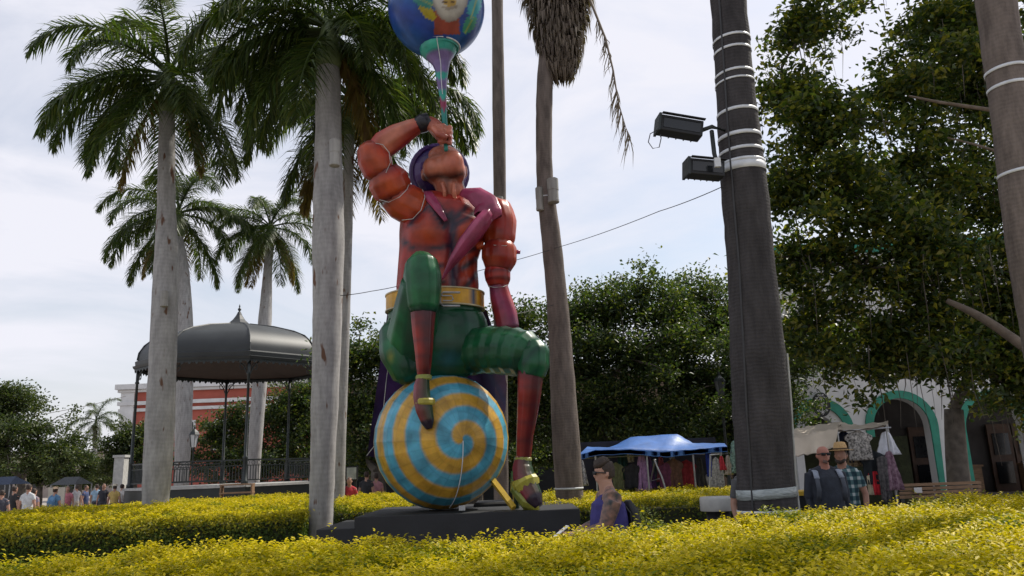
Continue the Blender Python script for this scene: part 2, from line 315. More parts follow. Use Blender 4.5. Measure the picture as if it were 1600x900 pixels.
# ------------------------------------------------------------------ palms
def frond_mesh(name, el, Lr, droop, nl, ll, material, width=.035, plum=.6, seed=0, ragged=0):
    r = random.Random(seed); b = MB(); pts = []; p = Vector((0, 0, 0)); a = el; n = 26; st = Lr/n
    for i in range(n+1):
        pts.append(p.copy()); p = p+Vector((math.cos(a), .03*math.sin(i*.4+seed), math.sin(a)))*st; a -= droop/n*(.5+1.1*i/n)
        a = max(a, R(-88))
    loft(b, pts[::2], [.045*(1-.9*i/13)+.004 for i in range(14)], 5)
    for k in range(nl):
        s = .13+.87*(k+.5)/nl; f = s*n; i = min(int(f), n-1); q = pts[i].lerp(pts[i+1], f-i); t = (pts[i+1]-pts[i]).normalized()
        up = Vector((0, 1, 0)).cross(t)*-1; up = up if up.z > 0 or abs(t.z) > .9 else -up
        for sd in (-1, 1):
            for row in range(2):
                if r.random() < ragged: continue
                l = ll*(math.sin(math.pi*min(1, .18+s*.80))**.6)*r.uniform(.75, 1.1)
                d = (t*(.45+.5*s)+Vector((0, sd, 0))*r.uniform(.75, 1)+up*(r.uniform(-plum, plum*.9)+(.25 if row else -.1))).normalized()
                dr = Vector((0, 0, -1)); m1 = q+d*l*.5+dr*l*.07; tip = q+d*l*.86+dr*l*r.uniform(.22, .5)
                wv = d.cross(Vector((r.uniform(-.4, .4), r.uniform(-.4, .4), 1))).normalized()*width*r.uniform(.7, 1.15)
                b.add([q-wv*.35, q+wv*.35, m1+wv*.5, m1-wv*.5, tip], [(0, 1, 2, 3), (3, 2, 4)])
    me = b.mesh(name); me.materials.append(material); return me
FR = {}
def fronds_for(kind, Lr, ll, nl):
    if (kind) not in FR:
        FR[kind] = [[frond_mesh('frond', R(e), Lr, R(dr), nl, ll, MT['frond'], .04, .6, s+i*7) for s in range(2)] for i, (e, dr) in enumerate(((76, 105), (50, 125), (22, 110), (-8, 82), (-42, 46)))]
        FR[kind].append([frond_mesh('frond', R(-55), Lr*.85, R(30), nl, ll*.8, MT['frond_old'], .04, .5, 91, .3)])
    return FR[kind]
def trunk_path(pts, Y):
    path = [P(x, y, Y) for x, y, w_ in pts]; rad = [w_/2*MPP(x, y, Y) for x, y, w_ in pts]
    if path[0].z > 0:
        d = (path[0]-path[1]); d = d/abs(d.z); d.x *= .5; path.insert(0, path[0]+d*(path[0].z+.05)); rad.insert(0, rad[0]*1.08)
    return path, rad
def smooth_path(path, rad, m=5):
    out = []; ro = []
    for i in range(len(path)-1):
        p0 = path[max(i-1, 0)]; p1 = path[i]; p2 = path[i+1]; p3 = path[min(i+2, len(path)-1)]
        for k in range(m):
            t = k/m; out.append(.5*((2*p1)+(p2-p0)*t+(2*p0-5*p1+4*p2-p3)*t*t+(3*p1-p0-3*p2+p3)*t**3)); ro.append(rad[i]*(1-t)+rad[i+1]*t)
    out.append(path[-1]); ro.append(rad[-1]); return out, ro
def palm(label, pts, Y, crown=None, material='royal', kind='big', Lr=3.6, ll=.92, nl=74, nf=17, group=None, extra=(), sc=1, shaft=True, seed=0, old=2, name='palm_tree'):
    path, rad = trunk_path(pts, Y); t = thing(name, label, 'palm', (path[0].x, path[0].y, 0), group)
    sp, sr = smooth_path(path, rad, 8); rr = random.Random(seed)
    sr = [r*(1+.012*math.sin(i*2.1)+.03*math.sin(i*.37+seed)+.02*rr.uniform(-1, 1)) for i, r in enumerate(sr)]
    b = MB(); loft(b, sp, sr, 24); b.build('trunk', MT[material], t, True)
    if crown is None: return t, sp, sr
    top = sp[-1]
    if shaft:
        b = MB(); e = top+Vector((0, 0, 1.25*sc)); loft(b, [top-Vector((0, 0, .05)), top+Vector((0, 0, .15*sc)), top+Vector((0, 0, .6*sc)), e], [sr[-1]*1.02, sr[-1]*1.22, sr[-1]*1.05, sr[-1]*.55], 16); b.build('crownshaft', MT['shaft'], t, True); top = e-Vector((0, 0, .22*sc))
    V = fronds_for(kind, Lr, ll, nl); off = top-Vector(t.location); spec = []
    for i in range(nf):
        lev = i/nf; k = 0 if lev < .1 else 1 if lev < .28 else 2 if lev < .52 else 3 if lev < .78 else 4; spec.append((k, math.degrees(i*2.39996)+rr.uniform(-14, 14), rr.uniform(.88, 1.1)))
    for i in range(old): spec.append((5, rr.uniform(0, 360), 1))
    spec += list(extra)
    for k, az, s in spec:
        me = rr.choice(V[k]); o = link('frond', me, t); o.location = off+Vector((0, 0, (.1-.05*k)*sc)); o.rotation_euler = (rr.uniform(-.12, .12), 0, R(az)); o.scale = (s*sc,)*3
    return t, sp, sr
MT['can'] = mat('can', (.26, .25, .23), .6, .3, 9, .2, 30, stretch=(1, 1, .2))
def light_can(label, px, py, w_, h_, Y):
    c = P(px, py, Y); mp = MPP(px, py, Y); r = w_/2*mp; h = h_*mp
    t = thing('uplight', label, 'lamp', c-Vector((0, 0, h/2))); b = MB()
    lathe(b, c-Vector((0, 0, h/2)), [(r*.9, 0), (r, .01), (r, h*.12), (r*.94, h*.13), (r*.94, h*.5), (r, h*.51), (r, h*.97), (r*.8, h), (r*.75, h*.93), (.01, h*.92)], 18)
    b.build('housing', MT['can'], t); b = MB(); lathe(b, c+Vector((0, 0, h*.44)), [(r*.74, 0), (r*.74, .004)], 16); b.build('lens', MT['glass_dark'], t)
    b = MB(); b.box(c+Vector((0, r+.02, 0)), (.05, .06, h*.4)); b.build('bracket', MT['iron'], t)
palm('tall grey royal palm rising from the hedge before the bandstand', [(243, 785, 40), (250, 660, 43), (256, 520, 41), (260, 400, 34), (260, 300, 27), (261, 175, 22)], 18, True, Lr=3.7, nf=16, seed=3, sc=.97, extra=((2, 178, 1.05), (3, 195, 1), (3, 165, .95), (4, 230, 1), (4, 310, .9)))
palm('pale grey royal palm with rust stains beside the black platform', [(501, 826, 38), (505, 700, 38), (511, 520, 46), (513, 380, 48), (513, 260, 44), (513, 150, 38), (513, 105, 34)], 14.9, True, Lr=3.7, nf=17, seed=8, sc=.9, extra=((2, 180, 1), (3, 185, 1), (3, 160, 1), (4, 200, 1), (4, 170, .9), (3, 205, 1), (3, 10, 1.0), (4, 350, .95), (3, 330, 1), (4, 20, .9), (2, 8, 1.1), (2, 200, 1.1)))
palm('slim pale palm trunk directly behind the rust stained royal palm', [(529, 740, 20), (533, 620, 20), (537, 500, 19), (541, 400, 18), (546, 210, 15)], 21, True, Lr=3.7, nf=18, seed=12, old=6, sc=1.15, extra=((3, 0, 1), (2, 10, 1.1), (3, 340, 1.1), (2, 350, 1.15)))
palm('grey royal palm standing behind the bandstand beside a lantern', [(284, 745, 23), (287, 650, 25), (290, 520, 24), (284, 420, 20), (276, 370, 18)], 40, True, Lr=3.7, nf=18, seed=21, sc=1.3, extra=((3, 180, 1), (2, 170, 1), (2, 5, 1)))
palm('leaning royal palm behind the bandstand roof beside dark trees', [(396, 745, 20), (401, 660, 21), (409, 560, 23), (414, 500, 20), (418, 430, 14), (421, 385, 13)], 42, True, Lr=3.7, nf=19, seed=33, sc=1.12, old=4)
palm('small distant palm beyond the market crowd', [(148, 735, 6), (148, 690, 6), (149, 672, 5)], 60, True, Lr=3.7, nf=11, seed=40, sc=.72, old=1)
# palm carrying the floodlights
big, bp, br = palm('dark thick palm trunk wound with white straps and carrying floodlights', [(1200, 806, 92), (1190, 650, 86), (1180, 500, 79), (1168, 350, 71), (1154, 200, 63), (1138, 0, 55), (1122, -220, 48), (1110, -420, 42)], 9, True, 'dark_bark', Lr=3.7, nf=15, seed=51, sc=.9)
def on_trunk(sp, sr, py):
    for i in range(len(sp)-1):
        a = proj(sp[i])[1]; b = proj(sp[i+1])[1]
        if a >= py >= b: t = (a-py)/(a-b); return sp[i].lerp(sp[i+1], t), sr[i]*(1-t)+sr[i+1]*t, (sp[i+1]-sp[i]).normalized()
def band(parent, sp, sr, py, hpx, Y, name='strap', material='strap', tilt=0, gap=.006):
    c, r, t = on_trunk(sp, sr, py); h = hpx*MPP(1100, py, Y); b = MB(); n = 28; vs = []
    for rr_, zz in ((r+gap, -h/2), (r+gap+.004, -h/2), (r+gap+.004, h/2), (r+gap, h/2)):
        vs += [c+Vector((math.cos(2*math.pi*j/n)*rr_, math.sin(2*math.pi*j/n)*rr_, zz+tilt*math.cos(2*math.pi*j/n))) for j in range(n)]
    b.add(vs, [(k*n+j, k*n+(j+1) % n, ((k+1) % 4)*n+(j+1) % n, ((k+1) % 4)*n+j) for k in range(4) for j in range(n)]); return b.build(name, MT[material], parent, True)
for py, hp, tl in ((66, 4, .012), (84, 4, .01), (120, 4, .012), (133, 3, .01), (180, 5, .008), (218, 6, .008), (241, 5, .01), (259, 5, .006)): band(big, bp, br, py, hp, 9, tilt=tl)
band(big, bp, br, 267, 13, 9, 'tape', tilt=.006, gap=.004)
MT['wrap'] = mat('clear_wrap', (.34, .38, .38), .25, .3, 9, .8, 14, stretch=(1, 1, 6)); band(big, bp, br, 770, 15, 9, 'plastic_wrap', 'wrap', .015, .008); band(big, bp, br, 798, 4, 9)
b = MB(); tube(b, [bp[i]+Vector((-br[i]*.72, -br[i]*.72, 0)) for i in range(1, len(bp)-8, 3)], .012); b.build('cable', MT['cable'], big)
b = MB(); tube(b, [bp[i]+Vector((br[i]*.96, -br[i]*.36, 0)) for i in range(1, 22, 2)], .014); b.build('conduit', MT['concrete'], big)
edge, ep, er = palm('brown palm trunk with pale straps leaning beside the big fig tree', [(1660, 850, 64), (1640, 600, 62), (1610, 400, 60), (1583, 200, 58), (1556, 0, 56), (1530, -220, 50), (1515, -380, 44)], 8, True, 'fan_bark', Lr=3.7, nf=13, seed=61, sc=.85)
for py in (112, 138, 272): band(edge, ep, er, py, 5, 8, tilt=.012)
# fan palms with skirts of dead leaves
def skirt(t, top, zlow, zhigh, r, n, seed, off):
    k = random.Random(seed); b = MB()
    for i in range(n):
        a = k.uniform(0, 2*math.pi); f = k.random(); z0 = zlow+(zhigh-zlow)*(.12+.88*f); rr = r*(.22+.78*min(1, f*1.9)**.75)*k.uniform(.3, 1.04); l = k.uniform(.5, 1.1)*(.45+.6*f)
        c = Vector((top.x+math.cos(a)*rr*.55, top.y+math.sin(a)*rr*.55, z0)); e = Vector((top.x+math.cos(a)*rr, top.y+math.sin(a)*rr, max(z0-l, zlow-k.uniform(0, .25)))); md = c.lerp(e, .5)+Vector((math.cos(a), math.sin(a), 0))*.12
        wv = Vector((-math.sin(a+k.uniform(-1, 1)), math.cos(a+k.uniform(-1, 1)), 0))*k.uniform(.012, .035)
        b.add([c-wv*.4, c+wv*.4, md+wv, md-wv, e], [(0, 1, 2, 3), (3, 2, 4)])
    o = b.build('dead_leaf_skirt', MT['thatch'], t); o['kind'] = 'stuff'
def fan_mesh(name, seed):
    k = random.Random(seed); b = MB(); pe = Vector((1.3, 0, .25)); tube(b, [(0, 0, 0), (.7, 0, .22), pe], .02, 5)
    for i in range(34):
        a = R(-150+300*i/33); d = Vector((math.cos(a), math.sin(a), .1*math.cos(a*2))).normalized(); l = k.uniform(.8, 1.0); w_ = Vector((-d.y, d.x, .3))*.035
        m1 = pe+d*l*.55; tp = pe+d*l*.9+Vector((0, 0, -.35*l)); b.add([pe, m1+w_, tp, m1-w_], [(0, 1, 2, 3)])
    me = b.mesh(name); me.materials.append(MT['frond']); return me
FAN = [fan_mesh('fan_leaf', i) for i in range(3)]
def fan_crown(t, top, n, seed):
    k = random.Random(seed)
    for i in range(n):
        o = link('fan_leaf', k.choice(FAN), t); o.location = top-Vector(t.location); o.rotation_euler = (0, R(-75+110*i/n), R(i*137.5)); o.scale = (k.uniform(.9, 1.15),)*3
fan, fp, fr_ = palm('brown fan palm with a shaggy skirt of dead leaves beside the statue', [(891, 792, 46), (882, 650, 41), (873, 500, 35), (862, 380, 30), (852, 290, 27), (850, 200, 25), (853, 100, 25), (866, -60, 24), (874, -180, 24)], 15, None, 'fan_bark', seed=71)
skirt(fan, P(872, 0, 15), P(866, 150, 15).z, P(870, -200, 15).z, .98, 7500, 5, 0); fan_crown(fan, fp[-1]+Vector((0, 0, .1)), 22, 4)
band(fan, fp, fr_, 310, 2, 15); band(fan, fp, fr_, 763, 3, 15)
k = random.Random(9); b = MB(); pts = [P(x, y, 14.4) for x, y in ((905, -40), (928, 15), (946, 60), (958, 110), (966, 160), (978, 200), (986, 216))]; loft(b, pts, [.03, .028, .024, .02, .014, .008, .003], 5)
for i in range(70):
    q = k.uniform(1.2, 5.8); j = int(q); p = pts[j].lerp(pts[j+1], q-j); e = p+Vector((k.uniform(-.22, .1), k.uniform(-.1, .1), -k.uniform(.2, .75))); wv = Vector((.009, 0, 0)); md = p.lerp(e, .5)+Vector((k.uniform(-.05, .05), 0, 0)); b.add([p-wv, p+wv, md+wv, md-wv, e], [(0, 1, 2, 3), (3, 2, 4)])
b.build('dead_hanging_frond', MT['thatch'], fan)
thin, tp_, tr_ = palm('slender straight fan palm trunk behind the statue shoulder', [(783, 780, 23), (782, 560, 21), (781, 320, 20), (779, 150, 19), (777, 0, 18), (776, -200, 18)], 19, None, 'fan_bark', seed=72)
skirt(thin, tp_[-1], tp_[-1].z-1.4, tp_[-1].z+.2, .8, 900, 6, 0); fan_crown(thin, tp_[-1]+Vector((0, 0, .15)), 20, 8)
light_can('grey cylinder light strapped to the rust stained royal palm', 523, 239, 17, 44, 10.95)
light_can('grey cylinder light on the sunny side of the shaggy fan palm', 864, 298, 18, 40, 14.75)
light_can('grey cylinder light on the shaded side of the shaggy fan palm', 843, 311, 12, 38, 14.85)
light_can('pale cylinder light on the slender trunk behind the statue', 780, 318, 13, 22, 18.7)
light_can('pale cylinder light on the tall palm before the bandstand', 257, 467, 12, 25, 17.6)

# ------------------------------------------------------------------ broadleaf trees
def tree(label, base, blobs, n, leaf, material, roots=0, tr=.25, group=None, sub=34, name='shade_tree', fork=None, flat=.75, spread=1.0):
    """blobs: (centre, radius) in metres; foliage gathers on small twigs in and on them"""
    t = thing(name, label, 'tree', (base.x, base.y, 0), group); k = random.Random(len(label)+int(base.x*10)); loc = Vector((base.x, base.y, 0))
    fork = fork or Vector((base.x, base.y, min(b_[0].z for b_ in blobs)*.55+.3))
    b = MB(); sp, sr = smooth_path([Vector((base.x, base.y, -.05)), Vector((base.x+.05, base.y, fork.z*.5)), fork], [tr*1.25, tr, tr*.85], 5); loft(b, sp, sr, 12); b.build('trunk', MT['branch'], t, True)
    br = MB(); cs = []; ws = []; nodes = [(fork, tr*.6)]
    for c, r in sorted(blobs, key=lambda q: (q[0]-fork).length):
        a, ra = min(nodes, key=lambda q: (q[0]-c).length+.25*(q[0]-fork).length); rb_ = max(.03, ra*.62); md = a.lerp(c, .5)+Vector((k.uniform(-.3, .3), k.uniform(-.3, .3), k.uniform(-.1, .2)*r)); loft(br, *smooth_path([a, md, c], [ra, (ra+rb_)/2, rb_*.8], 4), 7); nodes.append((c, rb_))
        ns = int(sub*max(.5, r))
        for i in range(ns):
            d = Vector((k.gauss(0, 1), k.gauss(0, 1), k.gauss(0, 1))).normalized(); q = c+Vector((d.x, d.y, d.z*flat))*r*min(1.45, abs(k.gauss(.72, .33))); cs.append(q); ws.append(k.uniform(.16, .36)*(r**.4)*spread)
            if i % 2 == 0: loft(br, [c, c.lerp(q, .6)+Vector((0, 0, .08)), q], [tr*.13, tr*.08, .008], 4)
    br.build('branch', MT['branch'], t)
    cs = np.array([tuple(c) for c in cs]); ws = np.array(ws); e = rng.choice(len(cs), n, p=ws**2/(ws**2).sum())
    ctr = cs[e]+rng.normal(0, 1, (n, 3))*ws[e][:, None]*np.array([1, 1, .62]); nr = np.array([0, 0, 1.0])+rng.normal(0, .65, (n, 3)); ax = unit(n); ax[:, 2] = ax[:, 2]*.5-.35
    o = quads('crown', ctr, ax, nr, rng.uniform(.7, 1.3, n)*leaf, rng.uniform(.42, .62, n)*leaf, material, t, None, loc); o['kind'] = 'stuff'
    if roots:
        b = MB()
        for i in range(roots):
            c, r = k.choice(blobs); q = c+Vector((k.uniform(-.9, .9)*r, k.uniform(-.9, .9)*r, -.2*r)); l = k.uniform(.4, 1.6); s = k.uniform(.004, .012); loft(b, [q, q+Vector((k.uniform(-.04, .04), 0, -l*.5)), q+Vector((k.uniform(-.1, .1), 0, -l))], [s, s, s*.3], 4)
        b.build('aerial_root', MT['branch'], t)['kind'] = 'stuff'
    return t
def B(px, py, Y, rpx): return (P(px, py, Y), rpx*MPP(px, py, Y))
fig = [B(1265, 40, 15, 62), B(1230, 150, 15.5, 55), B(1290, 190, 14.5, 75), B(1240, 290, 15, 62), B(1330, 300, 14.5, 85), B(1250, 400, 15.5, 70), B(1350, 420, 15, 90), B(1270, 510, 16, 75), B(1390, 530, 15.5, 85), B(1440, 120, 15, 75), B(1500, 40, 15.5, 80), B(1530, 160, 16, 85),
       B(1430, 250, 15.5, 80), B(1520, 300, 16.5, 80), B(1440, 390, 15, 80), B(1530, 560, 16.5, 85), B(1590, 90, 15, 90), B(1650, 250, 16, 100), B(1640, 560, 17, 90), B(1310, 555, 17, 42), B(1450, -90, 16, 90), B(1600, -110, 16, 110), B(1310, -70, 16, 70), B(1720, 50, 16, 120), B(1740, 400, 17, 110), B(1520, 430, 16, 70), B(1570, 480, 16.5, 70), B(1475, 560, 16, 60), B(1600, 370, 16, 70), B(1460, 480, 15.5, 65), B(1585, 605, 16.5, 40), B(1385, 575, 16, 36), B(1660, 640, 16.5, 50)]
tree('huge dark fig tree with hanging aerial roots beside the white building', P(1497, 760, 17), fig, 112000, .155, MT['laurel'], 190, .22, None, 26, 'fig_tree', P(1490, 640, 17), .85, .82)
t = bpy.context.scene.objects['fig_tree']; LIMB = mat('bare_limb', (.13, .10, .075), .85, .3, 6, .4)
for pts_, rad_ in (([(1420, 150, 13.4), (1470, 160, 13.3), (1550, 172, 13.2)], [.02, .03, .04]), ([(1480, 470, 14), (1540, 500, 13.6), (1640, 570, 13.2)], [.05, .075, .10]), ([(1480, 215, 13.4), (1520, 225, 13.4), (1556, 236, 13.3)], [.012, .022, .028])):
    b = MB(); loft(b, *smooth_path([P(*q) for q in pts_], rad_, 5), 8); b.build('bare_limb', LIMB, t, True)
def wood(label, base, bl, n, leaf=.15, material='shade_leaf', **kw): return tree(label, base, [B(*q) for q in bl], n, leaf, MT[material], group='shade trees round the plaza', sub=24, spread=.92, **kw)
wood('dark shade tree between the slim palm and the statue', P(590, 760, 25), [(560, 560, 25, 55), (600, 545, 25.5, 50), (570, 640, 25, 60), (620, 640, 26, 60), (640, 570, 26, 60), (575, 700, 26, 50)], 22000)
wood('dark shade tree behind the statue hip', P(740, 760, 27), [(690, 600, 27, 70), (760, 560, 27, 75), (720, 680, 27, 70), (810, 510, 27, 52), (805, 600, 26.5, 70), (830, 660, 27, 70)], 30000)
wood('tall bushy shade tree behind the blue tarp stall', P(960, 755, 26), [(905, 500, 26, 55), (950, 490, 26, 60), (1005, 465, 26, 55), (900, 580, 25.5, 75), (980, 560, 25, 80), (940, 640, 25.5, 80), (1040, 520, 26, 65), (880, 660, 26, 60), (1010, 650, 26, 70)], 42000)
wood('dense shade tree just left of the strapped palm', P(1085, 750, 28), [(1065, 490, 28, 55), (1100, 470, 28, 48), (1125, 520, 28, 60), (1070, 580, 27, 75), (1130, 600, 27, 75), (1080, 660, 27.5, 70), (1150, 660, 28, 65), (1140, 500, 28, 45)], 36000)
wood('dark leafy tree between the strapped palm and the white wall', P(1225, 740, 22), [(1215, 560, 21, 60), (1215, 600, 21, 40), (1200, 620, 22, 60), (1190, 540, 22, 60)], 18000, .12)
wood('broad olive green tree above the market crowd', P(30, 790, 44), [(-20, 640, 44, 60), (25, 630, 44, 45), (60, 670, 43, 45), (10, 700, 43, 55), (75, 715, 43, 40), (110, 705, 44, 32), (-60, 700, 44, 60)], 24000, .2, 'far_leaf')
wood('small olive tree beside the distant palm', P(120, 780, 52), [(120, 715, 52, 25), (95, 740, 52, 22), (140, 735, 52, 22)], 7000, .2, 'far_leaf')
wood('green tree beside the corner column of the bandstand', P(205, 785, 46), [(190, 705, 46, 28), (215, 682, 46, 26), (228, 720, 46, 32), (180, 725, 46, 28)], 12000, .2, 'far_leaf')
wood('dark tree seen through the bandstand columns', P(360, 770, 46), [(335, 682, 46, 34), (366, 662, 46, 30), (300, 715, 46, 24), (395, 700, 46, 42), (345, 720, 46, 42), (430, 640, 47, 50), (450, 700, 46, 55), (470, 620, 47, 50), (410, 730, 46, 40)], 30000, .2)
wood('dark tree behind the bandstand beside the slim palm', P(520, 770, 48), [(500, 640, 48, 50), (520, 700, 48, 50), (480, 720, 48, 40), (545, 660, 48, 45)], 15000, .2)

wood('low dark tree filling the shade behind the blue stall', P(1000, 750, 31), [(900, 690, 31, 45), (960, 680, 31, 50), (1030, 680, 31, 50), (1100, 690, 31, 45), (1150, 690, 31, 45), (850, 700, 31, 40)], 26000, .2)
wood('low dark tree filling the shade behind the statue', P(680, 750, 33), [(560, 715, 33, 40), (620, 710, 33, 45), (680, 720, 33, 45), (740, 715, 33, 45), (800, 710, 33, 45)], 22000, .2)
wood('round olive tree behind the market crowd', P(60, 770, 58), [(-40, 735, 58, 26), (0, 735, 58, 26), (45, 738, 58, 26), (90, 742, 58, 22), (130, 748, 58, 18), (165, 745, 58, 22)], 16000, .26, 'far_leaf')
# ------------------------------------------------------------------ bandstand
KY = 32; kc = P(363, 745, KY); kx, ky = kc.x, kc.y; KM = MPP(363, 560, KY); PH = R(26.5)
def kv(i, r, z): a = PH+i*math.pi/4; return Vector((kx+r*math.sin(a), ky-r*math.cos(a), z))
def kz(py): return P(363, py, KY).z
ze = kz(580); RK = 145*KM
kiosk = thing('bandstand', 'dark iron octagonal bandstand with domed metal roof and slender columns', 'bandstand', (kx, ky, 0))
prof = [(RK*1.0, ze), (RK*1.01, ze+.10), (RK*.985, ze+.13), (RK*.99, ze+.28), (RK*.965, ze+.34), (RK*.955, ze+.62), (RK*.91, ze+.92), (RK*.83, ze+1.20), (RK*.70, ze+1.42), (RK*.45, ze+1.70), (RK*.14, ze+1.93)]
for i in range(8):
    b = MB(); vs = []
    for r, z in prof: vs += [kv(i, r, z), kv(i+1, r, z)]
    b.add(vs[:10], [(2*j, 2*j+1, 2*j+3, 2*j+2) for j in range(4)]); b.build('eave_cornice', MT['roof'], kiosk); b = MB(); vs = []
    for q in smooth_path([Vector((r, 0, z)) for r, z in prof[4:]], [1]*7, 5)[0]: vs += [kv(i, q.x, q.z), kv(i+1, q.x, q.z)]
    b.add(vs, [(2*j, 2*j+1, 2*j+3, 2*j+2) for j in range(len(vs)//2-1)]); b.build('roof_panel', MT['roof'], kiosk, True)
    b = MB(); tube(b, [kv(i, r+.015, z+.01) for r, z in prof[4:]], .035, 6); b.build('roof_rib', MT['roof'], kiosk)
    # eave fringe: hanging scrolls under the cornice
    b = MB(); a0, a1 = kv(i, RK*.985, ze), kv(i+1, RK*.985, ze); n = 22
    for j in range(n):
        c = a0.lerp(a1, (j+.5)/n); d = (a1-a0).normalized(); hh = .16 if j % 2 else .10
        vs = [c-d*.075, c+d*.075, c+d*.06-Vector((0, 0, hh*.6)), c-Vector((0, 0, hh)), c-d*.06-Vector((0, 0, hh*.6))]; nrm = d.cross(Vector((0, 0, 1)))*.012
        b.add([v-nrm for v in vs]+[v+nrm for v in vs], [(0, 1, 2, 3, 4), (9, 8, 7, 6, 5)]+[(q, (q+1) % 5, 5+(q+1) % 5, 5+q) for q in range(5)])
    b.box((a0+a1)/2+Vector((0, 0, -.01)), ((a1-a0).length, .05, .06), math.atan2((a1-a0).y, (a1-a0).x)); b.build('eave_fringe', MT['iron'], kiosk)
    # column with scroll brackets
    b = MB(); q = kv(i, RK*.955, 1.35)
    lathe(b, q, [(.13, 0), (.13, .12), (.09, .16), (.085, .9), (.105, .95), (.06, 1.0), (.05, ze-1.95), (.09, ze-1.9), (.06, ze-1.85), (.06, ze-1.35)], 12); b.build('column', MT['iron'], kiosk, True)
    for s in (1, -1):
        b = MB(); d = (kv(i+s, RK*.955, 0)-kv(i, RK*.955, 0)).normalized(); top = Vector((q.x, q.y, ze-.02))
        tube(b, [top+Vector((0, 0, -.95))+d*.05]+[top+d*(.62*(1-math.cos(a)))+Vector((0, 0, -.9*(1-math.sin(a)))) for a in (0, .4, .8, 1.2, 1.5)], .022, 5)
        tube(b, [top+d*(.22+.12*math.cos(a))+Vector((0, 0, -.26+.12*math.sin(a))) for a in np.linspace(0, 6.2, 12)], .016, 5); b.build('scroll_bracket', MT['iron'], kiosk)
    # railing bay
    if i != 3:
        e0, e1 = kv(i, RK*.955, 1.4), kv(i+1, RK*.955, 1.4); b = MB(); ang = math.atan2((e1-e0).y, (e1-e0).x); ln = (e1-e0).length
        for zz, hh in ((.10, .04), (.62, .03), (.82, .05)): b.box((e0+e1)/2+Vector((0, 0, zz)), (ln-.2, .05, hh), ang)
        b.build('rail', MT['iron'], kiosk)
        b = MB()
        for j in range(1, 26):
            c = e0.lerp(e1, j/26); b.box(c+Vector((0, 0, .36)), (.022, .022, .5), ang)
            if j % 2: tube(b, [c+Vector((math.cos(a)*.07*math.cos(ang), math.cos(a)*.07*math.sin(ang), .72+.07*math.sin(a))) for a in np.linspace(0, 6.28, 9)], .01, 4)
        b.build('balusters', MT['iron'], kiosk)['kind'] = 'stuff'
    b = MB(); f0, f1 = kv(i, RK*1.0, 0), kv(i+1, RK*1.0, 0); b.add([f0, f1, f1+Vector((0, 0, 1.25)), f0+Vector((0, 0, 1.25))], [(0, 1, 2, 3)])
    b.build('podium_panel', MT['iron'], kiosk)
    b = MB(); c = (f0+f1)/2; c.z = 1.3; b.box(c, ((f1-f0).length, .16, .09), math.atan2((f1-f0).y, (f1-f0).x)); b.build('podium_coping', MT['concrete'], kiosk)
b = MB(); b.add([kv(i, RK*.99, 1.33) for i in range(8)], [tuple(range(8))]); b.build('floor', MT['concrete'], kiosk)
b = MB(); b.add([kv(i, RK*.97, ze+.06) for i in range(8)]+[kv(i, RK*.3, ze+.5) for i in range(8)], [(i, (i+1) % 8, 8+(i+1) % 8, 8+i) for i in range(8)]+[tuple(range(8, 16))]); b.build('ceiling', mat('kiosk_ceiling', (.035, .018, .012), .8, .2, 3), kiosk)
b = MB(); z0 = ze+1.88; loft(b, [(kx, ky, z0+z) for r, z in ((.7, 0), (.42, .14), (.25, .30), (.13, .48), (.06, .64))], [.7, .42, .25, .13, .06], 8, (1, 0, 0), rot=PH-R(90)); sp_ = b.build('spire', MT['roof'], kiosk)
b = MB(); lathe(b, (kx, ky, z0+.62), [(.05, 0), (.03, .05), (.075, .11), (.06, .17), (.02, .2), (.035, .25), (.008, .36)], 12); b.build('finial', MT['iron'], sp_, True)
# two wooden folding benches stacked on the bandstand edge
for lx, ly, dz in ((371, 757, 0),):
    q = P(lx, ly, KY-4.35); t = thing('wooden_bench', 'light wood bench standing before the bandstand podium', 'bench', (q.x, q.y, 0))
    for z_ in (q.z, q.z-.28):
        b = MB(); b.box((q.x, q.y, z_), (1.15, .3, .05)); b.build('seat' if z_ == q.z else 'shelf', MT['wood'], t)
    for sx in (-.54, .54):
        b = MB(); b.box((q.x+sx, q.y, q.z/2-.02), (.05, .26, q.z-.02)); b.build('leg', MT['wood'], t)
# lanterns
def lantern(label, px, py, Y, gl=.55, s=1.0):
    c = P(px, py, Y); t = thing('street_lamp', label, 'street lamp', (c.x, c.y, 0)); b = MB()
    lathe(b, (c.x, c.y, 0), [(.16, 0), (.16, .25), (.09, .35), (.06, 1.0), (.045, 1.1), (.04, c.z-.45), (.07, c.z-.4), (.03, c.z-.3)], 12); b.build('post', MT['iron'], t, True)
    b = MB(); lathe(b, (c.x, c.y, c.z-.3), [(.10*s, 0), (.17*s, .45*s), (.17*s, .46*s)], 6); b.build('glass', mat('lamp_glass', (gl, gl*1.03, gl*1.05), .3, .1, 3), t)
    b = MB(); lathe(b, (c.x, c.y, c.z-.3+.46*s), [(.21*s, 0), (.16*s, .1*s), (.05*s, .2*s), (.03*s, .3*s), (.004, .36*s)], 6); b.build('cap', MT['iron'], t)
    b = MB()
    for i in range(6): a = i*math.pi/3; tube(b, [(c.x+.105*s*math.cos(a), c.y+.105*s*math.sin(a), c.z-.3), (c.x+.178*s*math.cos(a), c.y+.178*s*math.sin(a), c.z-.3+.46*s)], .012, 4)
    b.build('lantern_frame', MT['iron'], t)
lantern('black lantern with pale glass beyond the bandstand railing', 303, 689, 38, .55, 1.3)
lantern('dark lantern on a post in the shade beside the strapped palm', 1125, 602, 23.5, .10, .9)
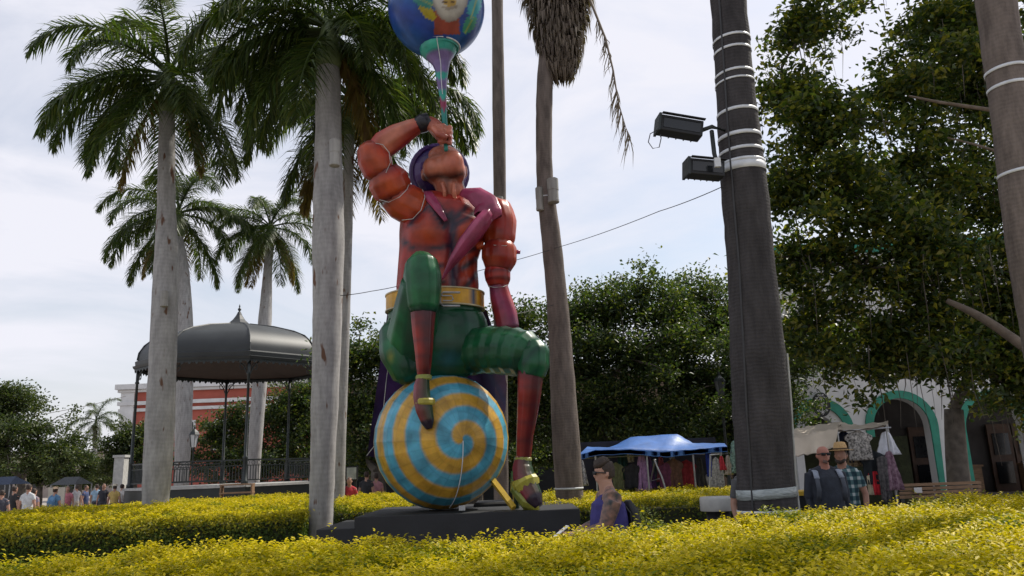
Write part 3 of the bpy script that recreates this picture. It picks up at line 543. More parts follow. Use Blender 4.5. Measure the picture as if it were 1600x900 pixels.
# ------------------------------------------------------------------ red building beyond the bandstand
RY = 75; q = P(190, 650, RY); x0 = q.x; x1 = P(560, 650, RY).x; zt = P(200, 603, RY).z; zm = MPP(250, 640, RY)
rb = thing('red_building', 'red painted building with white cornice and corner pilaster behind the bandstand', 'building', ((x0+x1)/2, RY+5, 0))
b = MB(); b.box(((x0+x1)/2, RY+5, zt/2), (x1-x0, 10, zt)); b.build('wall', MT['red_wall'], rb)
b = MB(); b.box((x0+.55, RY+4.9, zt/2), (1.3, 10.3, zt+.02)); b.build('pilaster', MT['white'], rb)
for zz, hh, pr in ((zt-.15, .5, .9), (zt-.55, .25, .55), (zt-1.75, .35, .5), (zt-2.4, .3, .35)):
    b = MB(); b.box(((x0+x1)/2-.1, RY+5, zz), (x1-x0+pr, 10+pr*1.4, hh)); b.build('cornice', MT['white'], rb)
for i in range(6):
    xx = x0+3.2+i*3.3; wd_ = MB(); wd_.box((xx, RY-.02, zt-5.0), (1.5, .2, 2.9)); f = wd_.build('window', MT['white'], rb)
    b = MB(); b.box((xx, RY-.08, zt-5.0), (1.1, .16, 2.5)); b.build('pane', MT['glass_dark'], f)
b = MB(); b.box((P(188, 745, 40).x, 40, 1.4), (.5, .5, 2.8)); b.box((P(188, 745, 40).x, 40, 2.85), (.62, .62, .12)); b.box((P(188, 745, 40).x, 40, .1), (.6, .6, .2)); tag(b.build('gate_pillar', MT['concrete']), 'square white pillar beside the bandstand corner', 'pillar')
# long low building, added as a dark backing for the gap under the trees
LY = 37; xa, xb = P(500, 700, LY).x, P(1215, 700, LY).x; lb = thing('backing_building', 'long dim ochre building added as dark backing behind the plaza trees', 'building', ((xa+xb)/2, LY+3, 0)); OC = mat('ochre_wall', (.17, .12, .08), .9, .2, 1, .1)
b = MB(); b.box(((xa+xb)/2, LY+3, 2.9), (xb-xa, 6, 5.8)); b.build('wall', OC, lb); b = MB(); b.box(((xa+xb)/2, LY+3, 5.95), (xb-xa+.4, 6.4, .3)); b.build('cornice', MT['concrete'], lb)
for i in range(9):
    xx = xa+1.4+i*(xb-xa-2.8)/8; b = MB(); b.box((xx, LY-.03, 1.5), (1.5, .12, 3.0)); f = b.build('door', MT['black'], lb); b = MB(); b.box((xx, LY-.06, 3.12), (1.9, .16, .2)); b.build('lintel', MT['concrete'], f)
# pale house far behind the market crowd
q = P(60, 745, 95); hb = thing('distant_house', 'pale distant house behind the market crowd', 'building', (q.x, q.y+4, 0)); b = MB(); b.box((q.x, q.y+4, 2.6), (34, 8, 5.2)); b.build('wall', mat('pale_house', (.36, .30, .26), .9, .2, .5), hb); b = MB(); b.box((q.x, q.y+4, 5.3), (34.6, 8.6, .3)); b.build('cornice', MT['white'], hb)
for i in range(9):
    xx = q.x-15+i*3.7; b = MB(); b.box((xx, q.y-.04, 1.6), (1.7, .12, 3.0)); b.build('door', MT['glass_dark'], hb)
# ------------------------------------------------------------------ white arcade building on the right
WY = 26; def_z = lambda px, py: P(px, py, WY).z
wx0 = P(1195, 700, WY).x; wx1 = P(1900, 700, WY).x; WH = 8.5
wb = thing('white_building', 'white plaster building with green trimmed arches behind the market stalls', 'building', ((wx0+wx1)/2, WY+4, 0))
arches = []
for cx, top, hw in ((1284, 650, 24), (1412, 622, 44), (1558, 622, 46), (1700, 622, 46), (1830, 622, 46)):
    c = P(cx, 690, WY); mp = MPP(cx, 650, WY); arches.append((c.x, P(cx, top, WY).z, hw*mp))
# wall pieces between and above the arches, drawn as one outline with arch cut-outs
b = MB(); xs = [wx0]
segs = []; cur = wx0
for ax_, at_, ah in arches: segs.append((cur, ax_-ah)); cur = ax_+ah
segs.append((cur, wx1))
for a, c in segs: b.box(((a+c)/2, WY+.2, WH/2), (c-a, .4, WH))
for ax_, at_, ah in arches:
    n = 16; zs = at_-ah
    for i in range(n):
        u0, u1 = math.pi*i/n, math.pi*(i+1)/n; p0 = (ax_-ah*math.cos(u0), zs+ah*math.sin(u0)); p1 = (ax_-ah*math.cos(u1), zs+ah*math.sin(u1))
        b.add([(p0[0], WY, p0[1]), (p1[0], WY, p1[1]), (p1[0], WY, WH), (p0[0], WY, WH), (p0[0], WY+.4, p0[1]), (p1[0], WY+.4, p1[1])], [(0, 1, 2, 3), (0, 4, 5, 1)])
b.build('wall', MT['white'], wb)
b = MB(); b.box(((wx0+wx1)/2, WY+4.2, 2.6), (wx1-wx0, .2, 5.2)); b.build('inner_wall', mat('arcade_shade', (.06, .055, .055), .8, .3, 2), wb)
for ax_, at_, ah in arches[1:]:
    for s in (-1, 1):
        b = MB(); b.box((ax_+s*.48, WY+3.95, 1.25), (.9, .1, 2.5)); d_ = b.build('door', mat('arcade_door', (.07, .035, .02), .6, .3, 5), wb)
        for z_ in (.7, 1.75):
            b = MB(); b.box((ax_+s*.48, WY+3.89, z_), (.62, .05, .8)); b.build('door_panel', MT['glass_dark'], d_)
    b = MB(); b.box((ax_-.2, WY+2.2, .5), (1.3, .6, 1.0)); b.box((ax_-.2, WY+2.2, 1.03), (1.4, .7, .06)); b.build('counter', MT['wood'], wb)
b = MB(); b.box(((wx0+wx1)/2, WY+2.3, 5.3), (wx1-wx0, 4.1, .2)); b.build('arcade_ceiling', MT['white'], wb)
b = MB(); b.box(((wx0+wx1)/2, WY+.15, WH+.1), (wx1-wx0+.3, .7, .35)); b.build('cornice', MT['green_trim'], wb)
for j, (ax_, at_, ah) in enumerate(arches):
    b = MB(); zs = at_-ah; w_ = .26 if j else .30; gp = .30 if j == 0 else 0
    pts = [(-1, .0)]+[(-math.cos(math.pi*i/18), math.sin(math.pi*i/18)) for i in range(19)]+[(1, 0)]
    prof2 = [(ax_+p[0]*(ah+gp), zs+p[1]*(ah+gp)) for p in pts]; pro3 = [(ax_+p[0]*(ah+gp+w_), zs+p[1]*(ah+gp+w_)) for p in pts]
    if j: prof2[0] = (prof2[0][0], 0); pro3[0] = (pro3[0][0]+w_*.4, 0); prof2[-1] = (prof2[-1][0], 0); pro3[-1] = (pro3[-1][0]-w_*.4, 0)
    n = len(prof2); vs = [(x, WY-.07, z) for x, z in prof2]+[(x, WY-.07, z) for x, z in pro3]+[(x, WY, z) for x, z in prof2]+[(x, WY, z) for x, z in pro3]
    fs = []
    for i in range(n-1): fs += [(i, i+1, n+i+1, n+i), (n+i, n+i+1, 3*n+i+1, 3*n+i), (i, 2*n+i, 2*n+i+1, i+1)]
    b.add(vs, fs); b.build('arch_trim', MT['green_trim'], wb)
# oval emblem above the first arch
ec = P(1284, 632, WY-.25); em = MPP(1284, 632, WY-.25)
sg = thing('oval_sign', 'black oval sign with white scroll emblem on the first green arch', 'sign', ec)
b = MB(); n = 28
b.add([(ec.x+13.5*em*math.cos(2*math.pi*i/n), ec.y, ec.z+19*em*math.sin(2*math.pi*i/n)) for i in range(n)]+[(ec.x+13.5*em*math.cos(2*math.pi*i/n), ec.y+.08, ec.z+19*em*math.sin(2*math.pi*i/n)) for i in range(n)], [tuple(range(n-1, -1, -1)), tuple(range(n, 2*n))]+[(i, (i+1) % n, n+(i+1) % n, n+i) for i in range(n)]); b.build('board', MT['black'], sg)
b = MB(); k = random.Random(4)
for s in (-1, 1):
    for (cx, cz, r, a0, a1) in ((3.5, 9, 3, 0, 5), (6, 3, 3.5, 2, 7), (4, -4, 3.4, 0, 5), (7, -9, 2.4, 2, 7), (2.5, -12, 2.2, 0, 5), (8, 9, 2, 1, 6), (2, 1, 1.6, 0, 6), (3, 14, 1.8, 0, 6)):
        tube(b, [Vector((ec.x+s*(cx+r*(1-.1*q)*math.cos(q))*em, ec.y-.012, ec.z+(cz+r*(1-.1*q)*math.sin(q))*em)) for q in np.linspace(a0, a1, 10)], .55*em, 4)
tube(b, [Vector((ec.x, ec.y-.012, ec.z+z*em)) for z in (-16, 0, 16)], .5*em, 4); b.build('emblem', MT['white'], sg)
# slatted bench with a small plate
bc = P(1470, 765, 15.5); t = thing('park_bench', 'long brown slatted bench with a white plate before the white building', 'bench', (bc.x, bc.y, 0)); bw = 128*MPP(1470, 765, 15.5); bm = MPP(1470, 765, 15.5); zb = P(1470, 756, 15.5).z
for i in range(4):
    b = MB(); b.box((bc.x, bc.y+.02*i, zb-i*.075), (bw, .03, .055)); b.build('back_slat', MT['wood'], t)
for i in range(4):
    b = MB(); b.box((bc.x, bc.y-.12-.11*i, zb-.40), (bw, .09, .035)); b.build('seat_slat', MT['wood'], t)
for s in (-.46, 0, .46):
    b = MB(); b.box((bc.x+s*bw, bc.y+.1, zb/2-.02), (.07, .06, zb)); b.box((bc.x+s*bw, bc.y-.45, (zb-.42)/2), (.07, .06, zb-.43)); b.box((bc.x+s*bw, bc.y-.2, zb-.45), (.07, .55, .06)); b.build('leg', MT['iron'], t)
b = MB(); b.box((P(1437, 765, 15.4).x, bc.y-.03, zb-.1), (12*bm, .02, 8*bm)); b.build('plate', MT['white'], t)
# ------------------------------------------------------------------ market stalls
def post(mb, p, r=.02): tube(mb, [Vector((p.x, p.y, 0)), p], r, 6)
def tarp(pts_rows, thick=.012, m=6, sag=.04, seed=0, wav=.012):
    """grid of points -> wrinkled cloth with thickness"""
    k = random.Random(seed); rows = [[Vector(p) for p in r] for r in pts_rows]; nr = len(rows); nc = len(rows[0]); G = []
    for i in range((nr-1)*m+1):
        a, s = divmod(i, m); a = min(a, nr-1); row = []
        for j in range((nc-1)*m+1):
            c, u = divmod(j, m); c = min(c, nc-1); s_, u_ = s/m, u/m; a1 = min(a+1, nr-1); c1 = min(c+1, nc-1)
            p = (rows[a][c]*(1-s_)+rows[a1][c]*s_)*(1-u_)+(rows[a][c1]*(1-s_)+rows[a1][c1]*s_)*u_
            row.append(p+Vector((0, 0, -sag*math.sin(math.pi*s_)*math.sin(math.pi*u_)*2+wav*math.sin(j*1.9+i*.7)+k.uniform(-.6, .6)*wav)))
        G.append(row)
    h, w_ = len(G), len(G[0]); vs = [p for r in G for p in r]; b = MB()
    b.add(vs+[p-Vector((0, 0, thick)) for p in vs], [(i*w_+j, i*w_+j+1, (i+1)*w_+j+1, (i+1)*w_+j) for i in range(h-1) for j in range(w_-1)]+[(h*w_+i*w_+j, h*w_+(i+1)*w_+j, h*w_+(i+1)*w_+j+1, h*w_+i*w_+j+1) for i in range(h-1) for j in range(w_-1)]); return b
SY = 18
bs = thing('market_stall', 'market stall under a peaked blue tarpaulin', 'stall', (P(1015, 745, SY).x, SY, 0))
fr2 = [P(x, y, SY-.9) for x, y in ((902, 712), (930, 703), (985, 702), (1040, 706), (1085, 702), (1136, 697))]; mid = [P(x, y, SY+.1) for x, y in ((918, 698), (955, 699), (985, 683), (1058, 678), (1082, 692), (1132, 693))]; bk = [P(x, y, SY+1.5) for x, y in ((925, 700), (955, 699), (985, 690), (1058, 688), (1080, 695), (1128, 695))]
val = [p-Vector((0, 0, .09+.015*(i % 2))) for i, p in enumerate(fr2)]
tarp([val, fr2, mid, bk], .012, 6, .006, 3, .005).build('tarpaulin', MT['blue_tarp'], bs, True)
for x, y in ((930, 706), (1010, 704), (1082, 704), (1125, 699)):
    b = MB(); post(b, P(x, y, SY-.8)); b.build('post', MT['metal'], bs); b = MB(); post(b, P(x, y-4, SY+1.3)); b.build('post', MT['metal'], bs)
b = MB(); tube(b, [P(912, 716, SY-.6), P(1128, 706, SY-.6)], .014); tube(b, [P(912, 716, SY+.9), P(1128, 708, SY+.9)], .014); b.build('hanging_rail', MT['metal'], bs)
b = MB(); c = P(1010, 760, SY+.4); b.box((c.x, c.y, .82), (3.0, .9, .05)); b.box((c.x, c.y-.44, .42), (3.0, .02, .76)); b.build('counter', mat('stall_cloth', (.12, .05, .06), .9, .3, 5), bs)
b = MB(); c = P(1015, 730, SY+1.7); b.box((c.x, c.y, 1.1), (3.4, .03, 2.1)); b.build('back_sheet', mat('dark_sheet', (.03, .03, .04), .9, .3, 3), bs)
def fabric(name, c, c2=None, scale=14):
    return mat(name, c, .9, .35, scale, .3, 12, col2=c2)
def garment(name, label, cat, top, wm, hm, col, kind='shirt', col2=None, rz=0, group=None, scale=14):
    """hanging cloth with shoulders, sleeves and folds"""
    b = MB(); k = random.Random(int(top.x*1000)); M_ = Matrix.Rotation(rz, 3, 'Z'); n = 13; rows = 10; vs = []
    for i in range(rows+1):
        v = i/rows
        if kind == 'shirt': hw = .5*(.28+.72*min(1, v*5)) if v < .2 else (.5 if v < .38 else .37+.03*v)
        elif kind == 'dress': hw = (.16+.5*v*.6) if v > .1 else .14+.4*v
        else: hw = .42+.05*math.sin(v*5)
        for j in range(n):
            u = j/(n-1)*2-1; vs.append((u*hw*wm, .03*math.sin(u*8+v*2+k.random())*(.4+v)+.02*u*u, -v*hm-(.05*hm*abs(u) if v < .1 else 0)))
    f1 = [Vector(top)+M_@Vector((x, y-.012, z)) for x, y, z in vs]; f2 = [Vector(top)+M_@Vector((x, y+.012, z)) for x, y, z in vs]; o = len(f1)
    fs = [(i*n+j, (i+1)*n+j, (i+1)*n+j+1, i*n+j+1) for i in range(rows) for j in range(n-1)]; fs2 = [tuple(o+q for q in f[::-1]) for f in fs]
    ed = [(i*n, o+i*n, o+(i+1)*n, (i+1)*n) for i in range(rows)]+[(i*n+n-1, (i+1)*n+n-1, o+(i+1)*n+n-1, o+i*n+n-1) for i in range(rows)]+[(rows*n+j, o+rows*n+j, o+rows*n+j+1, rows*n+j+1) for j in range(n-1)]
    b.add(f1+f2, fs+fs2+ed); o = b.build(name, fabric(name, col, col2, scale), None, True, loc=top); return tag(o, label, cat, group)
stock = [('lilac', (.35, .2, .38), 'dress', 1002, 708, 30, 62), ('purple', (.16, .07, .2), 'dress', 1012, 712, 26, 58), ('grey blue', (.14, .17, .22), 'dress', 1022, 716, 24, 50), ('black', (.02, .02, .025), 'shirt', 988, 724, 34, 38), ('cream', (.55, .48, .33), 'panel', 985, 706, 12, 16), ('dark green', (.03, .09, .07), 'panel', 972, 708, 16, 50),
         ('brown', (.12, .06, .04), 'shirt', 1052, 716, 30, 45), ('crimson', (.30, .03, .04), 'shirt', 1072, 718, 32, 48), ('rust', (.28, .08, .04), 'shirt', 1058, 738, 30, 36), ('plum', (.12, .03, .07), 'shirt', 1040, 722, 28, 50), ('charcoal', (.05, .05, .055), 'dress', 1092, 714, 24, 55), ('orange red', (.45, .08, .04), 'panel', 1085, 734, 16, 26),
         ('olive', (.12, .13, .06), 'shirt', 962, 722, 26, 44), ('white', (.6, .6, .6), 'panel', 1050, 706, 9, 12), ('coral', (.5, .13, .09), 'panel', 975, 750, 24, 18), ('royal blue', (.03, .06, .4), 'panel', 1106, 702, 10, 42), ('sky blue', (.18, .35, .5), 'panel', 992, 746, 8, 20), ('pink', (.6, .25, .3), 'panel', 985, 744, 7, 14), ('navy', (.02, .025, .07), 'shirt', 945, 722, 26, 40), ('rose', (.45, .12, .15), 'dress', 1032, 712, 18, 40)]
for i, (cn, c, kd, x, y, w_, h_) in enumerate(stock):
    Yq = SY-.6+(i % 3)*.35; mp = MPP(x, y, Yq); nm = {'shirt': 'shirt', 'dress': 'dress', 'panel': 'scarf'}[kd]
    garment(nm, '%s %s hanging under the blue tarpaulin' % (cn, nm), nm, P(x, y, Yq), w_*mp, h_*mp, c, kd)
# folding sign easel in silver tube
b = MB(); tube(b, [P(1022, 718, SY-1), P(1034, 745, SY-1.05), P(1048, 790, SY-1.1)], .02); tube(b, [P(1024, 718, SY-1), P(1018, 745, SY-.6), P(1010, 790, SY-.3)], .018); tube(b, [P(1030, 748, SY-1.05), P(1016, 752, SY-.7)], .01); tag(b.build('folding_easel', MT['metal']), 'silver folding easel leaning before the blue stall', 'easel')
# racks right of the blue stall
for i, (cn, c, c2, x, y, w_, h_) in enumerate((('grey patterned', (.2, .2, .22), (.5, .5, .5), 1118, 714, 20, 70), ('bright red', (.5, .04, .06), None, 1127, 712, 9, 22), ('stone coloured', (.4, .36, .32), None, 1137, 711, 10, 30), ('teal and black patterned', (.03, .06, .06), (.35, .55, .5), 1147, 688, 18, 50), ('white and navy patterned', (.05, .05, .1), (.6, .6, .65), 908, 718, 14, 40))):
    Yq = 16.5; mp = MPP(x, y, Yq); garment('dress', '%s dress on the rack beside the blue stall' % cn, 'dress', P(x, y, Yq), w_*mp*1.5, h_*mp, c, 'dress', c2, scale=30)
b = MB(); tube(b, [P(1108, 800, 16.5), P(1110, 711, 16.5), P(1160, 706, 16.5), P(1162, 800, 16.5)], .02); tag(b.build('clothes_rack', MT['metal']), 'thin metal clothes rack beside the blue stall', 'rack')
# canvas stall
CY = 15; cs = thing('market_stall', 'market stall under a sagging off white canvas awning', 'stall', (P(1310, 745, CY).x, CY, 0))
r0 = [P(x, y, CY-1.0) for x, y in ((1180, 722), (1238, 713), (1270, 708), (1304, 698))]; r1 = [P(x, y, CY-.7) for x, y in ((1180, 690), (1236, 686), (1272, 678), (1310, 668))]; r2 = [P(x, y, CY+1.2) for x, y in ((1180, 676), (1234, 672), (1272, 664), (1318, 659))]
tarp([r0, r1, r2], .012, 7, .05, 8).build('canvas_awning', MT['canvas'], cs, True)
tarp([[P(1308, 672, CY-.7), P(1340, 672, CY-.6), P(1386, 664, CY-.5)], [P(1310, 660, CY+.6), P(1340, 664, CY+.7), P(1388, 658, CY+.8)]], .012, 6, .03, 9).build('canvas_flap', MT['canvas'], cs, True)
for x, y, dy in ((1240, 690, -.6), (1308, 672, -.65), (1384, 664, -.4), (1312, 664, 1.0), (1386, 660, .7)):
    b = MB(); post(b, P(x, y, CY+dy), .018); b.build('post', MT['metal'], cs)
b = MB(); tube(b, [P(1308, 674, CY-.5), P(1392, 668, CY-.5)], .014); b.build('hanging_rail', MT['metal'], cs)
b = MB(); c = P(1340, 720, CY+1.6); b.box((c.x, c.y, 1.0), (2.2, .03, 1.9)); b.build('back_sheet', MT['core'], cs)
for i, (cn, c, c2, kd, x, y, w_, h_, sc_) in enumerate((('black and white floral', (.02, .02, .02), (.55, .52, .48), 'shirt', 1340, 672, 44, 46, 26), ('black', (.012, .016, .02), None, 'shirt', 1362, 703, 42, 52, 8), ('white cotton', (.62, .64, .7), None, 'dress', 1384, 674, 40, 36, 5), ('plum striped', (.12, .04, .08), (.3, .2, .25), 'dress', 1389, 704, 34, 60, 18), ('bright red', (.5, .02, .03), None, 'panel', 1366, 736, 22, 36, 6), ('tan leopard', (.05, .035, .02), (.4, .3, .18), 'shirt', 1328, 684, 34, 44, 34), ('dark grey striped', (.04, .04, .045), (.13, .12, .12), 'panel', 1378, 712, 20, 70, 22), ('cream', (.5, .44, .32), None, 'panel', 1358, 742, 8, 30, 6), ('navy', (.02, .03, .06), None, 'shirt', 1318, 672, 24, 50, 6))):
    Yq = CY-.55+(i % 3)*.12; mp = MPP(x, y, Yq); nm = {'shirt': 'shirt', 'dress': 'dress', 'panel': 'scarf'}[kd]
    garment(nm, '%s %s hanging at the canvas stall' % (cn, nm), nm, P(x, y, Yq), w_*mp, h_*mp, c, kd, c2, scale=sc_)
# round drum table, black cart with yellow edge, notice board
q = P(1120, 776, 11.8); b = MB(); mp = MPP(1120, 776, 11.8); t = thing('round_pedestal', 'pale round concrete drum beside the strapped palm', 'pedestal', (q.x, q.y, 0))
lathe(b, (q.x, q.y, q.z-.2), [(26*mp, 0), (27*mp, .01), (27*mp, .17), (26*mp, .2), (.02, .2)], 32); b.build('drum_top', MT['concrete'], t, True); b = MB(); lathe(b, (q.x, q.y, 0), [(.24, 0), (.2, .06), (.17, q.z-.21)], 20); b.build('foot', MT['black'], t, True)
q = P(1250, 771, 11); t = thing('vendor_cart', 'low black cart with yellow edges between the strapped palm and the bald man', 'cart', (q.x, q.y, 0)); b = MB(); b.box((q.x, q.y+.2, q.z/2+.08), (.42, .5, q.z-.2)); b.build('body', MT['black'], t)
for z_ in (q.z, q.z-.28):
    b = MB(); b.box((q.x, q.y+.2, z_), (.46, .54, .055)); b.build('edge_strip', MT['yellow'], t)
for sx in (-.15, .15):
    b = MB(); tube(b, [(q.x+sx-.02, q.y+.05, .1), (q.x+sx+.02, q.y+.05, .1)], .1, 16); b.build('wheel', MT['iron'], t)
q = P(541, 740, 22); mp = MPP(541, 740, 22); t = thing('notice_board', 'framed notice board with pale panels behind the spiral ball', 'sign', (q.x, q.y, 0))
b = MB(); b.box(q, (36*mp, .06, 22*mp)); b.build('frame', MT['black'], t)
for s in (-1, 1):
    b = MB(); b.box(q+Vector((s*8.7*mp, -.035, 0)), (15*mp, .02, 18*mp)); b.build('panel', mat('board_panel', (.34, .38, .36), .5, .3, 6), t); b = MB(); b.box((q.x+s*14*mp, q.y+.05, q.z/2), (.06, .06, q.z)); b.build('leg', MT['iron'], t)
q = P(88, 777, 27.5); mp = MPP(88, 777, 27.5); b = MB(); b.box(q, (26*mp, .05, 30*mp)); b.box(q+Vector((-.22, .06, -.5)), (.05, .05, 1.0)); b.box(q+Vector((.22, .06, -.5)), (.05, .05, 1.0)); tag(b.build('display_board', mat('beige_board', (.5, .46, .38), .8, .15, 4)), 'plain beige display board behind the blue jacket', 'board')
# far stalls in the crowd
for i, (lb, c, x, y, w_, h_) in enumerate((('dark blue', (.03, .045, .08), 12, 757, 40, 10), ('dark grey', (.05, .055, .06), 112, 757, 40, 9))):
    q = P(x, y, 36+i); mp = MPP(x, y, 36); t = thing('market_stall', 'distant stall with a %s canopy beyond the plaza crowd' % lb, 'stall', (q.x, q.y, 0)); W_ = w_*mp
    b = MB(); b.add([q+Vector((a*W_/2, d, 0)) for a, d in ((-1, -.8), (1, -.8), (1, .8), (-1, .8))]+[q+Vector((-W_*.3, 0, .35)), q+Vector((W_*.3, 0, .35))], [(0, 1, 5, 4), (2, 3, 4, 5), (1, 2, 5), (3, 0, 4)]); b.build('canopy', fabric('far_canopy', c), t)
    for a, d in ((-1, -.7), (1, -.7), (1, .7), (-1, .7)):
        b = MB(); tube(b, [(q.x+a*W_*.48, q.y+d, 0), (q.x+a*W_*.48, q.y+d, q.z)], .03); b.build('post', MT['metal'], t)
    b = MB(); b.box((q.x, q.y, .8), (W_*.9, 1.2, .08)); b.box((q.x, q.y-.58, .4), (W_*.9, .03, .75)); b.build('table', fabric('far_cloth', (.12, .14, .2)), t)
# ------------------------------------------------------------------ floodlights and wires
def flood(label, c8, arm, Y):
    """c8: near-end and far-end pixel corners of the housing"""
    (xa, ya, ha), (xb, yb, hb) = c8; A = P(xa, ya, Y); Bq = P(xb, yb, Y+.05); mp = MPP(xa, ya, Y); t = thing('floodlight', label, 'floodlight', (A+Bq)/2)
    d = (Bq-A); ln = d.length; d.normalize(); yv = Vector((0, 1, 0)); yv = (yv-d*yv.dot(d)).normalized(); zv = d.cross(yv)*-1
    if zv.z < 0: zv = -zv
    Mx = Matrix((d, yv, zv)).transposed(); h = (ha+hb)/2*mp; b = MB(); b.box((A+Bq)/2, (ln, .2, h), M=Mx); o = b.build('housing', MT['black'], t)
    mo = o.modifiers.new('b', 'BEVEL'); mo.width = .012; mo.segments = 2
    b = MB(); b.box((A+Bq)/2-yv*.102, (ln*.86, .012, h*.62), M=Mx); b.build('lens', MT['glass_dark'], t)
    b = MB(); b.box((A+Bq)/2-yv*.15+zv*h*.47, (ln, .05, .012), M=Mx); b.build('visor', MT['black'], t)
    b = MB(); b.box(A-d*.012, (.03, .23, h*1.1), M=Mx); b.build('end_cap', MT['iron'], t)
    for i in range(5):
        b = MB(); b.box((A+Bq)/2+yv*.12+d*ln*(i-2)*.18, (.012, .06, h*.85), M=Mx); b.build('cooling_fin', MT['black'], t)
    b = MB(); tube(b, [Bq-d*.03, P(*arm[0], Y), P(*arm[1], Y+.15)], .028, 8); b.build('bracket', MT['iron'], t); return t
f1 = flood('long black floodlight on the upper bracket of the strapped palm', ((1029, 195, 26), (1095, 206, 26)), ((1112, 198), (1140, 206)), 8.75)
b = MB(); tube(b, [P(x, y, 8.7) for x, y in ((1027, 203), (1016, 209), (1013, 222), (1020, 232), (1030, 230), (1033, 216), (1032, 210))], .006, 6); b.build('power_cable', MT['cable'], f1)
f2 = flood('tilted black floodlight on the lower bracket of the strapped palm', ((1074, 263, 24), (1128, 268, 28)), ((1116, 240), (1112, 205)), 8.72)
b = MB(); q = P(1121, 254, 8.52); b.box(q, (.07, .04, .11)); b.build('junction_box', MT['strap'], f2)
def wire(label, pts, r=.006):
    b = MB(); out_ = []
    for a, c in zip(pts[:-1], pts[1:]):
        for i in range(8): s = i/8; out_.append(a.lerp(c, s)-Vector((0, 0, .25*s*(1-s)*(c-a).length*.12)))
    out_.append(pts[-1]); tube(b, out_, r, 5); tag(b.build('wire', MT['cable']), label, 'wire')
wire('thin sagging wire from the strapped palm to the shaggy fan palm', [P(1128, 292, 8.9), P(1030, 330, 11), P(866, 388, 14.8)])
wire('thin wire from the shaggy fan palm past the statue waist', [P(858, 391, 14.8), P(800, 408, 14.6), P(745, 424, 14.4)], .006)
wire('thin wire from the statue belt to the rust stained palm', [P(622, 447, 13), P(580, 455, 12.4), P(532, 462, 11.5)])
wire('faint wire low between the statue arm and the shaggy palm', [P(770, 498, 13.4), P(870, 475, 14.9)])
wire('distant wire reaching the red building', [P(196, 619, 60), P(90, 643, 52), P(-60, 668, 46)], .02)
# ================================================================== carnival statue
ST = 13.0; SM = MPP(690, 600, ST)
zpl = P(690, 797, ST).z                                                 # platform top
b = MB(); x0 = P(556, 800, 12).x; x1 = P(905, 797, 12).x; pl = thing('platform', 'black stepped platform carrying the carnival statue', 'platform', ((x0+x1)/2, 13, 0))
def slab(mb, xa, xb, ya, yb, za, zb, bev=.03):
    vs = [(xa, ya, za), (xb, ya, za), (xb, yb, za), (xa, yb, za), (xa, ya, zb-bev), (xb, ya, zb-bev), (xb, yb, zb-bev), (xa, yb, zb-bev), (xa+bev, ya+bev, zb), (xb-bev, ya+bev, zb), (xb-bev, yb-bev, zb), (xa+bev, yb-bev, zb)]
    mb.add(vs, [(3, 2, 1, 0), (8, 9, 10, 11)]+[(i, (i+1) % 4, 4+(i+1) % 4, 4+i) for i in range(4)]+[(4+i, 4+(i+1) % 4, 8+(i+1) % 4, 8+i) for i in range(4)])
b = MB()
slab(b, x0, x1, 11.9, 14.7, 0, zpl, .008); b.build('deck', MT['black'], pl)
b = MB(); slab(b, P(496, 815, 12).x, x0-.004, 11.95, 14.0, 0, zpl-.16, .008); b.build('side_step', MT['black'], pl)
b = MB(); slab(b, P(742, 790, 13.9).x, P(815, 790, 13.9).x, 13.5, 14.4, zpl+.004, zpl+.07); b.build('hatch', MT['black'], pl)

def lerp(a, c, t): t = max(0, min(1, t)); return tuple(x*(1-t)+y*t for x, y in zip(a, c))
def near_line(px, py, pts, w_):                                         # 1 on a painted stroke, 0 away from it
    best = 9e9
    for (ax, ay), (bx, by) in zip(pts[:-1], pts[1:]):
        dx, dy = bx-ax, by-ay; t = max(0, min(1, ((px-ax)*dx+(py-ay)*dy)/(dx*dx+dy*dy))); best = min(best, math.hypot(px-ax-t*dx, py-ay-t*dy))
    return max(0, 1-best/w_)
RED = (.33, .030, .020); ORG = (.42, .066, .018); DRED = (.10, .012, .014); DARK = (.03, .018, .03); MAG = (.27, .035, .09); GRN = (.008, .085, .032); LGRN = (.03, .19, .07); DGRN = (.004, .026, .02); PUR = (.10, .045, .19); SKIN = (.50, .165, .10); YEL = (.62, .33, .025); BLU = (.06, .36, .52)
base = P(690, 797, ST)
st = thing('carnival_statue', 'giant painted carnival man in green breeches blowing upwards from a ball', 'statue', (base.x, base.y, zpl))
def pl_(*a): return [P(*q) for q in a]
def px(n, at=(690, 450), Y=ST): return n*MPP(*at, Y)
def part(name, pts, rads, n=12, k=4, m=4, col=None, parent=None, ref=(1, 0, 0), disp=None, ratio=1.0, rot=.2, smooth=True):
    """pts: (px, py, Y), rads in photo pixels"""
    path = [P(*q) for q in pts]; rr = [(r*MPP(*q), r*MPP(*q)*ratio) for r, q in zip(rads, pts)]; b = MB(); loft(b, path, rr, n, ref, True, max(k, 4) if k > 1 else 1, max(m, 5) if m > 1 else 1, col, disp=disp, rot=rot); return b.build(name, MT['paint'], parent or st, smooth)
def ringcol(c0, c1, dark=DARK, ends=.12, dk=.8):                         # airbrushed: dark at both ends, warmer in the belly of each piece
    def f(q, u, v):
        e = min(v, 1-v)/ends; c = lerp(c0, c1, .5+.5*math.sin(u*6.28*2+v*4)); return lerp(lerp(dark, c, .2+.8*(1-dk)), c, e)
    return f
